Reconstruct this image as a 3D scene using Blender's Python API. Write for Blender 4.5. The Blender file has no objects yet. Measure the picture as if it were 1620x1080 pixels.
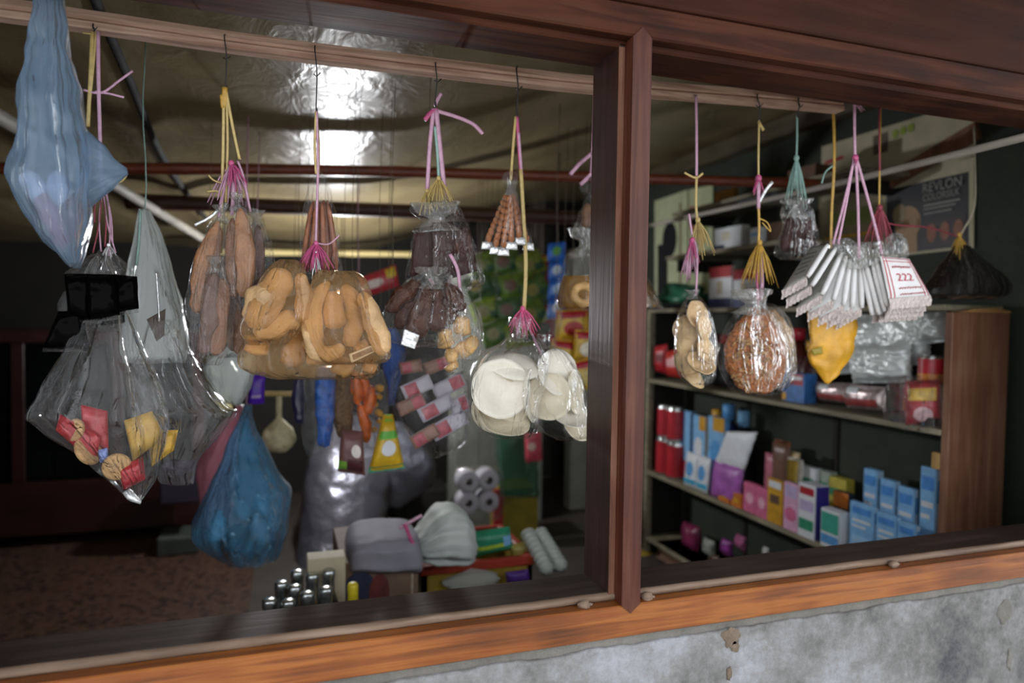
import bpy, math, random
import numpy as np
from mathutils import Vector, Matrix, noise
random.seed(7)
SC = bpy.context.scene
COL = SC.collection

# ------------------------------------------------------------------ camera
FPX = 1080.0                                   # focal length in pixels of the 1620x1080 frame
YAW, PITCH, ROLL = math.radians(18.55), math.radians(-1.953), math.radians(.868)
EYE = np.array([0, 0, 1.5])
_f = np.array([math.sin(YAW)*math.cos(PITCH), math.cos(YAW)*math.cos(PITCH), math.sin(PITCH)])
_r0 = np.array([math.cos(YAW), -math.sin(YAW), 0]); _u0 = np.cross(_r0, _f)
_rt = _r0*math.cos(ROLL)+_u0*math.sin(ROLL); _up = -_r0*math.sin(ROLL)+_u0*math.cos(ROLL)
cd = bpy.data.cameras.new('camera'); cam = bpy.data.objects.new('camera', cd); COL.objects.link(cam)
cd.sensor_width = 36; cd.lens = 24; cd.clip_start = .05
cam.matrix_world = Matrix(((_rt[0], _up[0], -_f[0], EYE[0]), (_rt[1], _up[1], -_f[1], EYE[1]), (_rt[2], _up[2], -_f[2], EYE[2]), (0, 0, 0, 1)))
cd.dof.use_dof = True; cd.dof.focus_distance = 1.45; cd.dof.aperture_fstop = 1.7
SC.camera = cam

# ------------------------------------------------------------------ world and exposure
w = bpy.data.worlds.new('overcast_sky'); SC.world = w; w.use_nodes = True
bg = w.node_tree.nodes['Background']; bg.inputs[0].default_value = (.9, .95, 1, 1); bg.inputs[1].default_value = 2.4
SC.view_settings.view_transform = 'Standard'; SC.view_settings.look = 'None'
SC.view_settings.exposure = 0.15; SC.view_settings.gamma = 1; SC.view_settings.use_curve_mapping = False
SC.cycles.use_denoising = True; SC.cycles.transparent_max_bounces = 28; SC.cycles.max_bounces = 10
SC.cycles.caustics_reflective = False; SC.cycles.caustics_refractive = False; SC.cycles.sample_clamp_indirect = 4

# ------------------------------------------------------------------ from the photograph's pixels to places in the room
def ray(u, v): return _rt*(u-810)-_up*(v-540)+_f*FPX
def at(u, v, Y): d = ray(u, v); return EYE+d*(Y/d[1])
def atX(u, v, X): d = ray(u, v); return EYE+d*(X/d[0])
def atZ(u, v, Z): d = ray(u, v); return EYE+d*((Z-1.5)/d[2])
def mpp(p): return float((np.asarray(p)-EYE)@_f)/FPX        # metres per pixel at a point

# ------------------------------------------------------------------ materials
def lin(h):
    h = h.lstrip('#'); c = [int(h[i:i+2], 16)/255 for i in (0, 2, 4)]
    return tuple((x/12.92 if x <= .04045 else ((x+.055)/1.055)**2.4) for x in c)+(1,)
_M = {}
def newmat(name):
    m = bpy.data.materials.new(name); m.use_nodes = True; nt = m.node_tree
    return m, nt, nt.nodes['Principled BSDF'], nt.nodes['Material Output']
def nd(nt, t, **k):
    n = nt.nodes.new(t)
    for a, b in k.items():
        if a.startswith('i_'): n.inputs[a[2:].replace('_', ' ')].default_value = b
        else: setattr(n, a, b)
    return n
def ramp(nt, fac, stops):
    r = nt.nodes.new('ShaderNodeValToRGB'); e = r.color_ramp.elements
    while len(e) < len(stops): e.new(.5)
    for el, (p, c) in zip(e, stops): el.position = p; el.color = lin(c) if isinstance(c, str) else c
    nt.links.new(fac, r.inputs[0]); return r.outputs[0]
def coords(nt, scale=(1, 1, 1), rot=(0, 0, 0)):
    t = nd(nt, 'ShaderNodeTexCoord'); mp = nd(nt, 'ShaderNodeMapping')
    mp.inputs['Scale'].default_value = scale; mp.inputs['Rotation'].default_value = rot
    nt.links.new(t.outputs['Object'], mp.inputs[0]); return mp.outputs[0]
def bump(nt, h, b, strength=.3, dist=.01):
    n = nd(nt, 'ShaderNodeBump'); n.inputs['Strength'].default_value = strength; n.inputs['Distance'].default_value = dist
    nt.links.new(h, n.inputs['Height']); nt.links.new(n.outputs[0], b.inputs['Normal']); return n
def col(h, rough=.5, vary=.18, scale=30, bmp=0, metal=0, spec=.5, key='paint', trans=0, bscale=None):
    k = (key, h, rough, vary, scale, bmp, metal, spec, trans)
    if k in _M: return _M[k]
    m, nt, b, o = newmat(f'{key}_{h.lstrip("#")}')
    n = nd(nt, 'ShaderNodeTexNoise'); n.inputs['Scale'].default_value = scale; n.inputs['Detail'].default_value = 4
    nt.links.new(coords(nt), n.inputs[0]); c = lin(h)
    lo = tuple(x*(1-vary) for x in c[:3])+(1,); hi = tuple(min(1, x*(1+vary)) for x in c[:3])+(1,)
    nt.links.new(ramp(nt, n.outputs[0], [(.3, lo), (.7, hi)]), b.inputs['Base Color'])
    b.inputs['Roughness'].default_value = rough; b.inputs['Metallic'].default_value = metal
    b.inputs['Specular IOR Level'].default_value = spec
    if trans: b.inputs['Transmission Weight'].default_value = trans
    if bmp:
        n2 = nd(nt, 'ShaderNodeTexNoise'); n2.inputs['Scale'].default_value = bscale or scale*2; n2.inputs['Detail'].default_value = 6
        nt.links.new(coords(nt), n2.inputs[0]); bump(nt, n2.outputs[0], b, bmp)
    _M[k] = m; return m
def wood(name, stops, scale=(3, 40, 40), rough=.45, bmp=.15, spec=.4, coat=0):
    m, nt, b, o = newmat(name)
    co = coords(nt, scale)
    n = nd(nt, 'ShaderNodeTexNoise'); n.inputs['Scale'].default_value = 1.3; n.inputs['Detail'].default_value = 7; n.inputs['Distortion'].default_value = .6
    nt.links.new(co, n.inputs[0])
    n2 = nd(nt, 'ShaderNodeTexNoise'); n2.inputs['Scale'].default_value = 5; n2.inputs['Detail'].default_value = 5
    nt.links.new(coords(nt), n2.inputs[0])
    mx = nd(nt, 'ShaderNodeMath', operation='MULTIPLY_ADD'); nt.links.new(n.outputs[0], mx.inputs[0]); mx.inputs[1].default_value = .6
    s = nd(nt, 'ShaderNodeMath', operation='MULTIPLY'); nt.links.new(n2.outputs[0], s.inputs[0]); s.inputs[1].default_value = .4
    nt.links.new(s.outputs[0], mx.inputs[2])
    nt.links.new(ramp(nt, mx.outputs[0], stops), b.inputs['Base Color'])
    r = nd(nt, 'ShaderNodeMapRange'); nt.links.new(n2.outputs[0], r.inputs[0]); r.inputs[3].default_value = rough-.12; r.inputs[4].default_value = rough+.2
    nt.links.new(r.outputs[0], b.inputs['Roughness'])
    b.inputs['Specular IOR Level'].default_value = spec; b.inputs['Coat Weight'].default_value = coat; b.inputs['Coat Roughness'].default_value = .25
    bump(nt, n.outputs[0], b, bmp, .004); return m
def film(tint='#ffffff', haze=.10, clear=.75, rough=.12, key='film', crinkle=.5, cs=28, haze_tint=None):
    """thin plastic film: mostly clear, a little milky, glossy at folds"""
    k = (key, tint, haze, clear, rough, crinkle, cs)
    if k in _M: return _M[k]
    m, nt, b, o = newmat(f'{key}_{tint.lstrip("#")}'); nt.nodes.remove(b)
    n = nd(nt, 'ShaderNodeTexNoise'); n.inputs['Scale'].default_value = cs; n.inputs['Detail'].default_value = 3; n.inputs['Distortion'].default_value = 1.2
    nt.links.new(coords(nt, (1, 1, .45)), n.inputs[0])
    uvn = nd(nt, 'ShaderNodeTexCoord'); um = nd(nt, 'ShaderNodeMapping'); um.inputs['Scale'].default_value = (30, 2.2, 1); nt.links.new(uvn.outputs['UV'], um.inputs[0])
    nu_ = nd(nt, 'ShaderNodeTexNoise'); nu_.inputs['Scale'].default_value = 1; nu_.inputs['Detail'].default_value = 2.5; nu_.inputs['Distortion'].default_value = .4; nt.links.new(um.outputs[0], nu_.inputs[0])
    hm = nd(nt, 'ShaderNodeMath', operation='MULTIPLY_ADD'); nt.links.new(nu_.outputs[0], hm.inputs[0]); hm.inputs[1].default_value = .7
    vo = nd(nt, 'ShaderNodeTexVoronoi'); vo.inputs['Scale'].default_value = cs*.9; nt.links.new(coords(nt, (1, 1, .6)), vo.inputs[0]); hv = nd(nt, 'ShaderNodeMath', operation='MULTIPLY_ADD'); nt.links.new(vo.outputs['Distance'], hv.inputs[0]); hv.inputs[1].default_value = .75; nt.links.new(n.outputs[0], hv.inputs[2]); nt.links.new(hv.outputs[0], hm.inputs[2])
    bm = nd(nt, 'ShaderNodeBump'); bm.inputs['Strength'].default_value = crinkle; bm.inputs['Distance'].default_value = .02
    nt.links.new(hm.outputs[0], bm.inputs['Height'])
    tr = nd(nt, 'ShaderNodeBsdfTransparent'); c = lin(tint); tr.inputs[0].default_value = tuple(1-(1-x)*.55 for x in c[:3])+(1,)
    df = nd(nt, 'ShaderNodeBsdfDiffuse'); df.inputs[0].default_value = lin(haze_tint or tint); tl = nd(nt, 'ShaderNodeBsdfTranslucent'); tl.inputs[0].default_value = lin(haze_tint or tint)
    nt.links.new(bm.outputs[0], df.inputs['Normal'])
    m1 = nd(nt, 'ShaderNodeMixShader'); m1.inputs[0].default_value = .5
    nt.links.new(df.outputs[0], m1.inputs[1]); nt.links.new(tl.outputs[0], m1.inputs[2])
    m2 = nd(nt, 'ShaderNodeMixShader'); m2.inputs[0].default_value = haze
    nt.links.new(tr.outputs[0], m2.inputs[1]); nt.links.new(m1.outputs[0], m2.inputs[2])
    gl = nd(nt, 'ShaderNodeBsdfGlossy'); gl.inputs['Roughness'].default_value = rough; gl.inputs[0].default_value = (1, 1, 1, 1)
    nt.links.new(bm.outputs[0], gl.inputs['Normal'])
    fr = nd(nt, 'ShaderNodeFresnel'); fr.inputs[0].default_value = 1.42; nt.links.new(bm.outputs[0], fr.inputs['Normal'])
    n2 = nd(nt, 'ShaderNodeTexNoise'); n2.inputs['Scale'].default_value = 1.6; n2.inputs['Detail'].default_value = 2; n2.inputs['Distortion'].default_value = .8
    um2 = nd(nt, 'ShaderNodeMapping'); um2.inputs['Scale'].default_value = (.55, .07, 1); nt.links.new(um.outputs[0], um2.inputs[0]); nt.links.new(um2.outputs[0], n2.inputs[0])
    st = nd(nt, 'ShaderNodeMapRange'); st.interpolation_type = 'SMOOTHSTEP'; nt.links.new(n2.outputs[0], st.inputs[0]); st.inputs[1].default_value = .52; st.inputs[2].default_value = .70; st.inputs[3].default_value = .22; st.inputs[4].default_value = .9
    fm = nd(nt, 'ShaderNodeMath', operation='MULTIPLY'); nt.links.new(fr.outputs[0], fm.inputs[0]); nt.links.new(st.outputs[0], fm.inputs[1])
    m3 = nd(nt, 'ShaderNodeMixShader'); nt.links.new(fm.outputs[0], m3.inputs[0])
    nt.links.new(m2.outputs[0], m3.inputs[1]); nt.links.new(gl.outputs[0], m3.inputs[2])
    nt.links.new(m3.outputs[0], o.inputs[0]); _M[k] = m; return m
def emit(h, s, key='light'):
    m, nt, b, o = newmat(key); b.inputs['Base Color'].default_value = lin(h)
    b.inputs['Emission Color'].default_value = lin(h); b.inputs['Emission Strength'].default_value = s; return m

# ------------------------------------------------------------------ mesh building
class MB:
    def __init__(s): s.v = []; s.f = []; s.uv = None
    def add(s, vs, fs):
        o = len(s.v); s.v += [tuple(map(float, p)) for p in vs]; s.f += [tuple(i+o for i in f) for f in fs]; return s
    def box(s, a, b, rot=0, bev=0):
        a = np.array(a, float); b = np.array(b, float); c = (a+b)/2; h = (b-a)/2
        k = min(bev, *(h*.45)) if bev else 0
        if not k:
            vs = [c+h*np.array([x, y, z]) for x in (-1, 1) for y in (-1, 1) for z in (-1, 1)]
            fs = [(0, 1, 3, 2), (4, 6, 7, 5), (0, 4, 5, 1), (2, 3, 7, 6), (0, 2, 6, 4), (1, 5, 7, 3)]
        else:                                            # chamfered along all edges: 24 corner points
            vs = []; idx = {}
            for x in (-1, 1):
                for y in (-1, 1):
                    for z in (-1, 1):
                        for ax in range(3):
                            q = h*np.array([x, y, z], float)
                            for j in range(3):
                                if j != ax: q[j] -= k*(x, y, z)[j]
                            idx[(x, y, z, ax)] = len(vs); vs.append(c+q)
            fs = []
            S = (-1, 1)
            for ax in range(3):
                o1, o2 = [(1, 2), (2, 0), (0, 1)][ax]
                for sg in S:
                    def key(p, q):
                        t = [0, 0, 0]; t[ax] = sg; t[o1] = p; t[o2] = q; return (*t, ax)
                    f = [idx[key(p, q)] for p, q in ((-1, -1), (1, -1), (1, 1), (-1, 1))]
                    fs.append(tuple(f if sg > 0 else f[::-1]))
            for ax in range(3):
                o1, o2 = [(1, 2), (2, 0), (0, 1)][ax]
                for p in S:
                    for q in S:
                        def kk(s_, a_):
                            t = [0, 0, 0]; t[ax] = s_; t[o1] = p; t[o2] = q; return idx[(*t, a_)]
                        f = [kk(-1, o1), kk(1, o1), kk(1, o2), kk(-1, o2)]
                        fs.append(tuple(f if p*q < 0 else f[::-1]))
            for x in S:
                for y in S:
                    for z in S:
                        f = [idx[(x, y, z, 0)], idx[(x, y, z, 1)], idx[(x, y, z, 2)]]
                        fs.append(tuple(f if x*y*z > 0 else f[::-1]))
        if rot:
            cr, sr = math.cos(rot), math.sin(rot)
            vs = [c+np.array([(p-c)[0]*cr-(p-c)[1]*sr, (p-c)[0]*sr+(p-c)[1]*cr, (p-c)[2]]) for p in vs]
        return s.add(vs, fs)
    def tube(s, pts, rad, n=8, flat=1.0, nz=0, seed=0, nsc=60, cap=True):
        P = [np.array(p, float) for p in pts]; m = len(P)
        R = list(rad) if hasattr(rad, '__len__') else [rad]*m
        vs = []; up = None
        for i in range(m):
            t = P[min(i+1, m-1)]-P[max(i-1, 0)]; t = t/(np.linalg.norm(t)+1e-9)
            if up is None: up = np.array([0, 1, 0.]) if abs(t[1]) < .9 else np.array([1, 0, 0.])
            a = np.cross(t, up); a /= np.linalg.norm(a)+1e-9; b = np.cross(a, t); up = b
            for k in range(n):
                th = 2*math.pi*k/n; d = a*math.cos(th)+b*math.sin(th)*flat; r = R[i]
                if nz:
                    q = P[i]+d*r; r *= 1+nz*noise.noise(Vector(q*nsc)+Vector((seed*7.1, 0, 0)))
                vs.append(P[i]+d*r)
        fs = [(i*n+k, i*n+(k+1) % n, (i+1)*n+(k+1) % n, (i+1)*n+k) for i in range(m-1) for k in range(n)]
        if cap:
            vs += [P[0], P[-1]]; a, b = len(vs)-2, len(vs)-1
            fs += [(a, (k+1) % n, k) for k in range(n)]+[(b, (m-1)*n+k, (m-1)*n+(k+1) % n) for k in range(n)]
        return s.add(vs, fs)
    def lathe(s, prof, c, n=20, axis=(0, 0, 1), cap=True):
        c = np.array(c, float); ax = np.array(axis, float); ax /= np.linalg.norm(ax)
        t = np.array([0, 1, 0.]) if abs(ax[1]) < .9 else np.array([1, 0, 0.])
        a = np.cross(t, ax); a /= np.linalg.norm(a); b = np.cross(ax, a)
        vs = [c+ax*z+(a*math.cos(2*math.pi*k/n)+b*math.sin(2*math.pi*k/n))*max(r, 1e-4) for r, z in prof for k in range(n)]
        m = len(prof); fs = [(i*n+k, i*n+(k+1) % n, (i+1)*n+(k+1) % n, (i+1)*n+k) for i in range(m-1) for k in range(n)]
        if cap: fs += [tuple(range(n))[::-1], tuple((m-1)*n+k for k in range(n))]
        return s.add(vs, fs)
    def ball(s, c, r, sq=(1, 1, 1), nz=0, seed=0, n=10, m=7, nsc=30, R=None):
        vs = []
        for i in range(m+1):
            ph = math.pi*i/m
            for k in range(n):
                th = 2*math.pi*k/n; d = np.array([math.sin(ph)*math.cos(th), math.sin(ph)*math.sin(th), math.cos(ph)])
                q = 1+nz*noise.noise(Vector(d*nsc*.05)+Vector((seed*3.7, seed*1.3, 0))) if nz else 1
                p = d*np.array(sq)*r*q
                if R is not None: p = np.array(R @ Vector(p))
                vs.append(np.array(c)+p)
        fs = [(i*n+k, (i+1)*n+k, (i+1)*n+(k+1) % n, i*n+(k+1) % n) for i in range(m) for k in range(n)]
        return s.add(vs, fs)
    def grid(s, G):
        """G: rows x cols of points"""
        m, n = len(G), len(G[0])
        return s.add([p for r in G for p in r], [(i*n+k, i*n+k+1, (i+1)*n+k+1, (i+1)*n+k) for i in range(m-1) for k in range(n-1)])

def empty(name, loc, label=None, cat=None, group=None):
    o = bpy.data.objects.new(name, None); COL.objects.link(o); o.location = tuple(map(float, loc)); o.empty_display_size = .02
    return tag(o, label, cat, group)
def tag(o, label=None, cat=None, group=None, kind=None):
    if label: o['label'] = label
    if cat: o['category'] = cat
    if group: o['group'] = group
    if kind: o['kind'] = kind
    return o
def root_loc(p):
    q = Vector((0, 0, 0))
    while p: q += p.location; p = p.parent
    return q
def obj(name, mb, mat, parent=None, smooth=True, label=None, cat=None, group=None, kind=None):
    V = np.array(mb.v); loc = np.array([0, 0, 0.])
    if parent is None: loc = np.array([(V[:, 0].min()+V[:, 0].max())/2, (V[:, 1].min()+V[:, 1].max())/2, V[:, 2].min()]); off = loc
    else: off = np.array(root_loc(parent))
    me = bpy.data.meshes.new(name); me.from_pydata((V-off).tolist(), [], mb.f); me.update()
    if smooth: me.polygons.foreach_set('use_smooth', [True]*len(me.polygons))
    if mat: me.materials.append(mat)
    if mb.uv and len(mb.uv) == len(mb.v):
        ul = me.uv_layers.new(name='UVMap'); li = np.zeros(len(me.loops), int); me.loops.foreach_get('vertex_index', li); ul.data.foreach_set('uv', np.array(mb.uv)[li].ravel())
    o = bpy.data.objects.new(name, me); COL.objects.link(o); o.location = tuple(loc)
    if parent: o.parent = parent
    return tag(o, label, cat, group, kind)
def struct(name, mb, mat, smooth=False, parent=None):
    return obj(name, mb, mat, parent, smooth, kind=None if parent else 'structure')
def clone(o, delta, parent=None, label=None, first=True):
    c = o.copy(); COL.objects.link(c)
    if parent is None: c.location = o.location+Vector(delta)
    else: c.parent = parent
    if label: c['label'] = label
    for ch in list(o.children): clone(ch, delta, c)
    return c
def spline(rows, M):
    """Catmull-Rom through rows of equal length"""
    R = np.array(rows, float); n = len(R); out = []
    if n < 3:
        return [R[0]+(R[-1]-R[0])*t for t in np.linspace(0, 1, M)]
    for t in np.linspace(0, n-1, M):
        i = min(int(t), n-2); x = t-i
        p0, p1, p2, p3 = R[max(i-1, 0)], R[i], R[i+1], R[min(i+2, n-1)]
        out.append(.5*((2*p1)+(-p0+p2)*x+(2*p0-5*p1+4*p2-p3)*x*x+(-p0+3*p1-3*p2+p3)*x**3))
    return out

# ---- pieces described by where the photo shows them (pixels) and how far into the room they hang (Y)
def loft(Y, rows, t=.06, n=40, m=30, pleat=.12, gather=.35, amp=.004, seed=0, seal=.9, power=.85, nsc=22, yoff=0, ytilt=0):
    """a bag-like body: rows of (v, uL, uR) or (uA, vA, uB, vB)"""
    rr = [(r[1], r[0], r[2], r[0]) if len(r) == 3 else r for r in rows]
    S = spline(rr, m); rnd = random.Random(seed*13+5); mb = MB()
    W = [math.hypot(r[2]-r[0], r[3]-r[1]) for r in S]; wm = max(W)
    ks = [(rnd.randint(5, 9), rnd.random()*6.3), (rnd.randint(10, 15), rnd.random()*6.3), (rnd.randint(3, 5), rnd.random()*6.3)]
    vs = []
    for i, r in enumerate(S):
        s = i/(m-1); yy = Y+yoff+ytilt*(1-s); A, B = at(r[0], r[1], yy), at(r[2], r[3], yy); c = (A+B)/2; h = (B-A)/2; tt = t*(W[i]/wm)**.8
        if seal < 1 and s > seal: tt *= max(.05, 1-(s-seal)/(1-seal))
        g = pleat*max(.25, 1-s/gather*.75 if s < gather else .25)
        for k in range(n):
            th = 2*math.pi*k/n; cx, sx = math.cos(th), math.sin(th)
            cx = math.copysign(abs(cx)**power, cx); sx = math.copysign(abs(sx)**power, sx)
            q = 1+g*(sum(math.sin(a*th+p+s*1.2) for a, p in ks)/3)
            qx = 1+g*.35*(sum(math.sin(a*th+p+s*1.2) for a, p in ks)/3)
            p = c+h*cx*qx+np.array([0, 1, 0])*tt/2*sx*q
            if amp:
                nv = noise.noise_vector(Vector(p*nsc)+Vector((seed*5.3, 0, 0))); p = p+np.array(nv)*amp
                nv = noise.noise_vector(Vector(p*nsc*2.7)+Vector((seed*5.3, 9, 0))); p = p+np.array(nv)*amp*.5
            vs.append(p)
    fs = [(i*n+k, i*n+(k+1) % n, (i+1)*n+(k+1) % n, (i+1)*n+k) for i in range(m-1) for k in range(n)]
    fs += [tuple(range(n))[::-1], tuple((m-1)*n+k for k in range(n))]
    mb.uv = [((k/n+.75) % 1, i/(m-1)) for i in range(m) for k in range(n)]
    return mb.add(vs, fs)
def rope(root, name, Y, pts, mat, px=3.0, Y2=None, flat=.5, m=None, kind=None, label=None):
    """string or wire through pixel points"""
    S = spline(pts, m or max(4, len(pts)*4)) if len(pts) > 2 else [np.array(p, float) for p in pts]
    n = len(S); W = [at(p[0], p[1], Y+((Y2-Y)*i/(n-1) if Y2 is not None else 0)) for i, p in enumerate(S)]
    mb = MB(); mb.tube(W, [mpp(q)*px/2 for q in W], 6, flat)
    return obj(name, mb, mat, root, label=label)
def tassel(root, Y, u, v, a0, a1, L, n, mat, px=1.6, seed=1, name='tassel', spread=.03):
    rnd = random.Random(seed); mb = MB(); mid = (a0+a1)/2; hw = (a1-a0)/2*.62
    for i in range(n):
        a = math.radians(mid+hw*(2*(i+rnd.random()*.8)/n-1)); l = L*rnd.uniform(.55, 1); y = rnd.uniform(-spread, spread)
        P = [at(u+rnd.uniform(-1.5, 1.5), v, Y), at(u+math.cos(a)*l*.5, v+math.sin(a)*l*.5-l*.04, Y+y*.5), at(u+math.cos(a)*l, v+math.sin(a)*l+l*.16, Y+y)]
        P = spline(P, 5); r = mpp(P[0])*px/2
        mb.tube(P, [r*.9, r, r, r*.8, r*.5], 4, .45)
    k = MB(); c = at(u, v, Y); 
    mb.ball(c, mpp(c)*px*1.6, (1, .8, 1.1), n=8, m=5)
    return obj(name, mb, mat, root, kind='stuff')
def chunk(root, name, Y, pts, rpx, mat, n=12, m=10, flat=.8, nz=.18, seed=0, nsc=45, yoff=0):
    """a lumpy, rounded piece following pixel points"""
    S = spline(pts, m); W = [at(p[0], p[1], Y+yoff) for p in S]
    R = rpx if hasattr(rpx, '__len__') else [rpx]*len(pts)
    rr = np.interp(np.linspace(0, 1, m), np.linspace(0, 1, len(R)), R)
    e = [min(1, (.35+.65*math.sin(min(1, max(0, i/(m-1))/.18)*math.pi/2))*1, (.35+.65*math.sin(min(1, (1-i/(m-1))/.18)*math.pi/2))) for i in range(m)]
    mb = MB(); mb.tube(W, [mpp(q)*r*k for q, r, k in zip(W, rr, e)], n, flat, nz, seed, nsc)
    return obj(name, mb, mat, root)
def pillow(corners, t=.02, nu=12, nv=12, seal=.07, amp=.0015, seed=0):
    """sealed flat packet between four corners TL TR BR BL; returns the mesh and its front surface function"""
    TL, TR, BR, BL = [np.array(c, float) for c in corners]
    N = np.cross(TR-TL, BL-TL); N /= np.linalg.norm(N)+1e-9
    if N @ (EYE-TL) < 0: N = -N
    def S(a, b, side=1, lift=0):
        p = (TL*(1-a)+TR*a)*(1-b)+(BL*(1-a)+BR*a)*b
        bb = min(1, max(0, (b-seal)/(1-2*seal))); q = max(0, (1-(2*a-1)**4)*(1-(2*bb-1)**4))**.6
        d = side*(t/2*q+.0006)+lift
        if amp: d += amp*noise.noise(Vector(p*55)+Vector((seed*3.1, 0, 0)))
        return p+N*d
    mb = MB(); m, n = nv+1, nu+1
    F = [[S(i/nu, j/nv, 1) for i in range(n)] for j in range(m)]; B = [[S(i/nu, j/nv, -1) for i in range(n)] for j in range(m)]
    mb.grid(F); o = len(mb.v); mb.grid([r[::-1] for r in B])
    for i in range(nu):
        mb.f.append((i+1, i, o+nu-i, o+nu-i-1)); q = nv*n; mb.f.append((q+i, q+i+1, o+q+nu-i-1, o+q+nu-i))
    for j in range(nv):
        mb.f.append((j*n, (j+1)*n, o+(j+1)*n+nu, o+j*n+nu)); mb.f.append(((j+1)*n+nu, j*n+nu, o+j*n, o+(j+1)*n))
    mb.uv = [(i/nu*.5, j/nv*.6) for j in range(m) for i in range(n)]*2
    return mb, S
def patch(S, a0, b0, a1, b1, lift=.0008, nu=8, nv=8, shape=None):
    """print lying on a packet's front; shape: 'oval' or None"""
    mb = MB()
    if shape == 'oval':
        vs = [S((a0+a1)/2, (b0+b1)/2, 1, lift)]; K = 16
        for r in (.5, 1):
            vs += [S((a0+a1)/2+(a1-a0)/2*r*math.cos(2*math.pi*k/K), (b0+b1)/2+(b1-b0)/2*r*math.sin(2*math.pi*k/K), 1, lift) for k in range(K)]
        fs = [(0, 1+k, 1+(k+1) % K) for k in range(K)]+[(1+k, 1+K+k, 1+K+(k+1) % K, 1+(k+1) % K) for k in range(K)]
        return mb.add(vs, fs)
    return mb.grid([[S(a0+(a1-a0)*i/nu, b0+(b1-b0)*j/nv, 1, lift) for i in range(nu+1)] for j in range(nv+1)])
def packet(name, quad, Y, mat, t=.02, prints=(), label=None, cat='packet', group=None, seed=0, seal=.07, Y2=None, root=None, amp=.0015):
    """quad: pixel corners TL TR BR BL; prints: (a0,b0,a1,b1,material,name[,shape])"""
    ys = Y2 if Y2 else [Y]*4
    C = [at(q[0], q[1], y) for q, y in zip(quad, ys)]
    if root is None: root = empty(name, (C[2]+C[3])/2, label, cat, group)
    mb, S = pillow(C, t, 12 if amp < .004 else 26, 12 if amp < .004 else 26, seed=seed, seal=seal, amp=amp); wr = obj('wrapper', mb, mat, root)
    for k, p in enumerate(prints):
        obj(p[5], patch(S, *p[:4], lift=.0009+.0004*k, shape=p[6] if len(p) > 6 else None), p[4], wr)
    root['_n'] = 1; del root['_n']
    return root, S
def text_mb(body, S, a0, b0, a1, b1, lift=.0016):
    """lettering mapped onto a surface function"""
    cu = bpy.data.curves.new('lettering', 'FONT'); cu.body = body; cu.size = 1
    o = bpy.data.objects.new('lettering', cu); COL.objects.link(o); bpy.context.view_layer.update()
    me = bpy.data.meshes.new_from_object(o); V = np.array([v.co[:] for v in me.vertices]); F = [tuple(p.vertices) for p in me.polygons]
    bpy.data.objects.remove(o); bpy.data.curves.remove(cu); bpy.data.meshes.remove(me)
    lo, hi = V.min(0), V.max(0); mb = MB()
    return mb.add([S(a0+(a1-a0)*(p[0]-lo[0])/(hi[0]-lo[0]), b1+(b0-b1)*(p[1]-lo[1])/(hi[1]-lo[1]), 1, lift) for p in V], F)
def plane_S(TL, TR, BR, BL):
    TL, TR, BR, BL = [np.array(c, float) for c in (TL, TR, BR, BL)]
    N = np.cross(TR-TL, BL-TL); N /= np.linalg.norm(N)
    if N @ (EYE-TL) < 0: N = -N
    return lambda a, b, side=1, lift=0: (TL*(1-a)+TR*a)*(1-b)+(BL*(1-a)+BR*a)*b+N*lift

def hang(root, u, v, Y, mat, px=.9, top=None):
    """thin string straight up from a pixel point to the ceiling (or to height top)"""
    a = at(u, v, Y); z = top if top else ceil_z(a[0], a[1])+.002
    mb = MB(); n = 6; r = mpp(a)*px/2; mb.tube([(a[0]+.004*math.sin(i*1.3), a[1], a[2]-.01+(z-a[2]+.01)*i/n) for i in range(n+1)], r, 5)
    return obj('hanging_string', mb, mat, root)

# ================================================================== the setting
def smooth(a, b, x): t = min(1, max(0, (x-a)/(b-a))); return t*t*(3-2*t)
def wall_mat(name, stops, scale=3.0, bmp=.4, rough=.85, fine=60):
    m, nt, b, o = newmat(name)
    n = nd(nt, 'ShaderNodeTexNoise'); n.inputs['Scale'].default_value = scale; n.inputs['Detail'].default_value = 12; n.inputs['Roughness'].default_value = .72
    nt.links.new(coords(nt), n.inputs[0])
    n2 = nd(nt, 'ShaderNodeTexNoise'); n2.inputs['Scale'].default_value = fine; n2.inputs['Detail'].default_value = 6; n2.inputs['Roughness'].default_value = .7
    nt.links.new(coords(nt), n2.inputs[0]); k1 = nd(nt, 'ShaderNodeMath', operation='MULTIPLY'); nt.links.new(n2.outputs[0], k1.inputs[0]); k1.inputs[1].default_value = .18
    k2 = nd(nt, 'ShaderNodeMath', operation='MULTIPLY_ADD'); nt.links.new(n.outputs[0], k2.inputs[0]); k2.inputs[1].default_value = .82; nt.links.new(k1.outputs[0], k2.inputs[2]); nt.links.new(ramp(nt, k2.outputs[0], stops), b.inputs['Base Color'])
    b.inputs['Roughness'].default_value = rough; bump(nt, n2.outputs[0], b, bmp, .006)
    return m
W_PLASTER = wall_mat('limewashed_plaster', [(.36, '#47474b'), (.45, '#6c6a68'), (.53, '#878584'), (.63, '#a3a5ac')], 3.2, .75)
W_MORTAR = wall_mat('grey_mortar', [(.3, '#5c5850'), (.7, '#8b867e')], 9, .9)
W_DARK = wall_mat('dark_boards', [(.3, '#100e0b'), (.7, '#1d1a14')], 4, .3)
W_GREY = wall_mat('grey_concrete', [(.3, '#5d5f57'), (.7, '#8a8c82')], 4, .4)
W_GREEN = wall_mat('mossy_wall', [(.3, '#20251e'), (.7, '#363c31')], 4, .3)
W_PALE = wall_mat('pale_wall', [(.3, '#8d8f84'), (.7, '#b3b4a8')], 3, .3)
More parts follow.
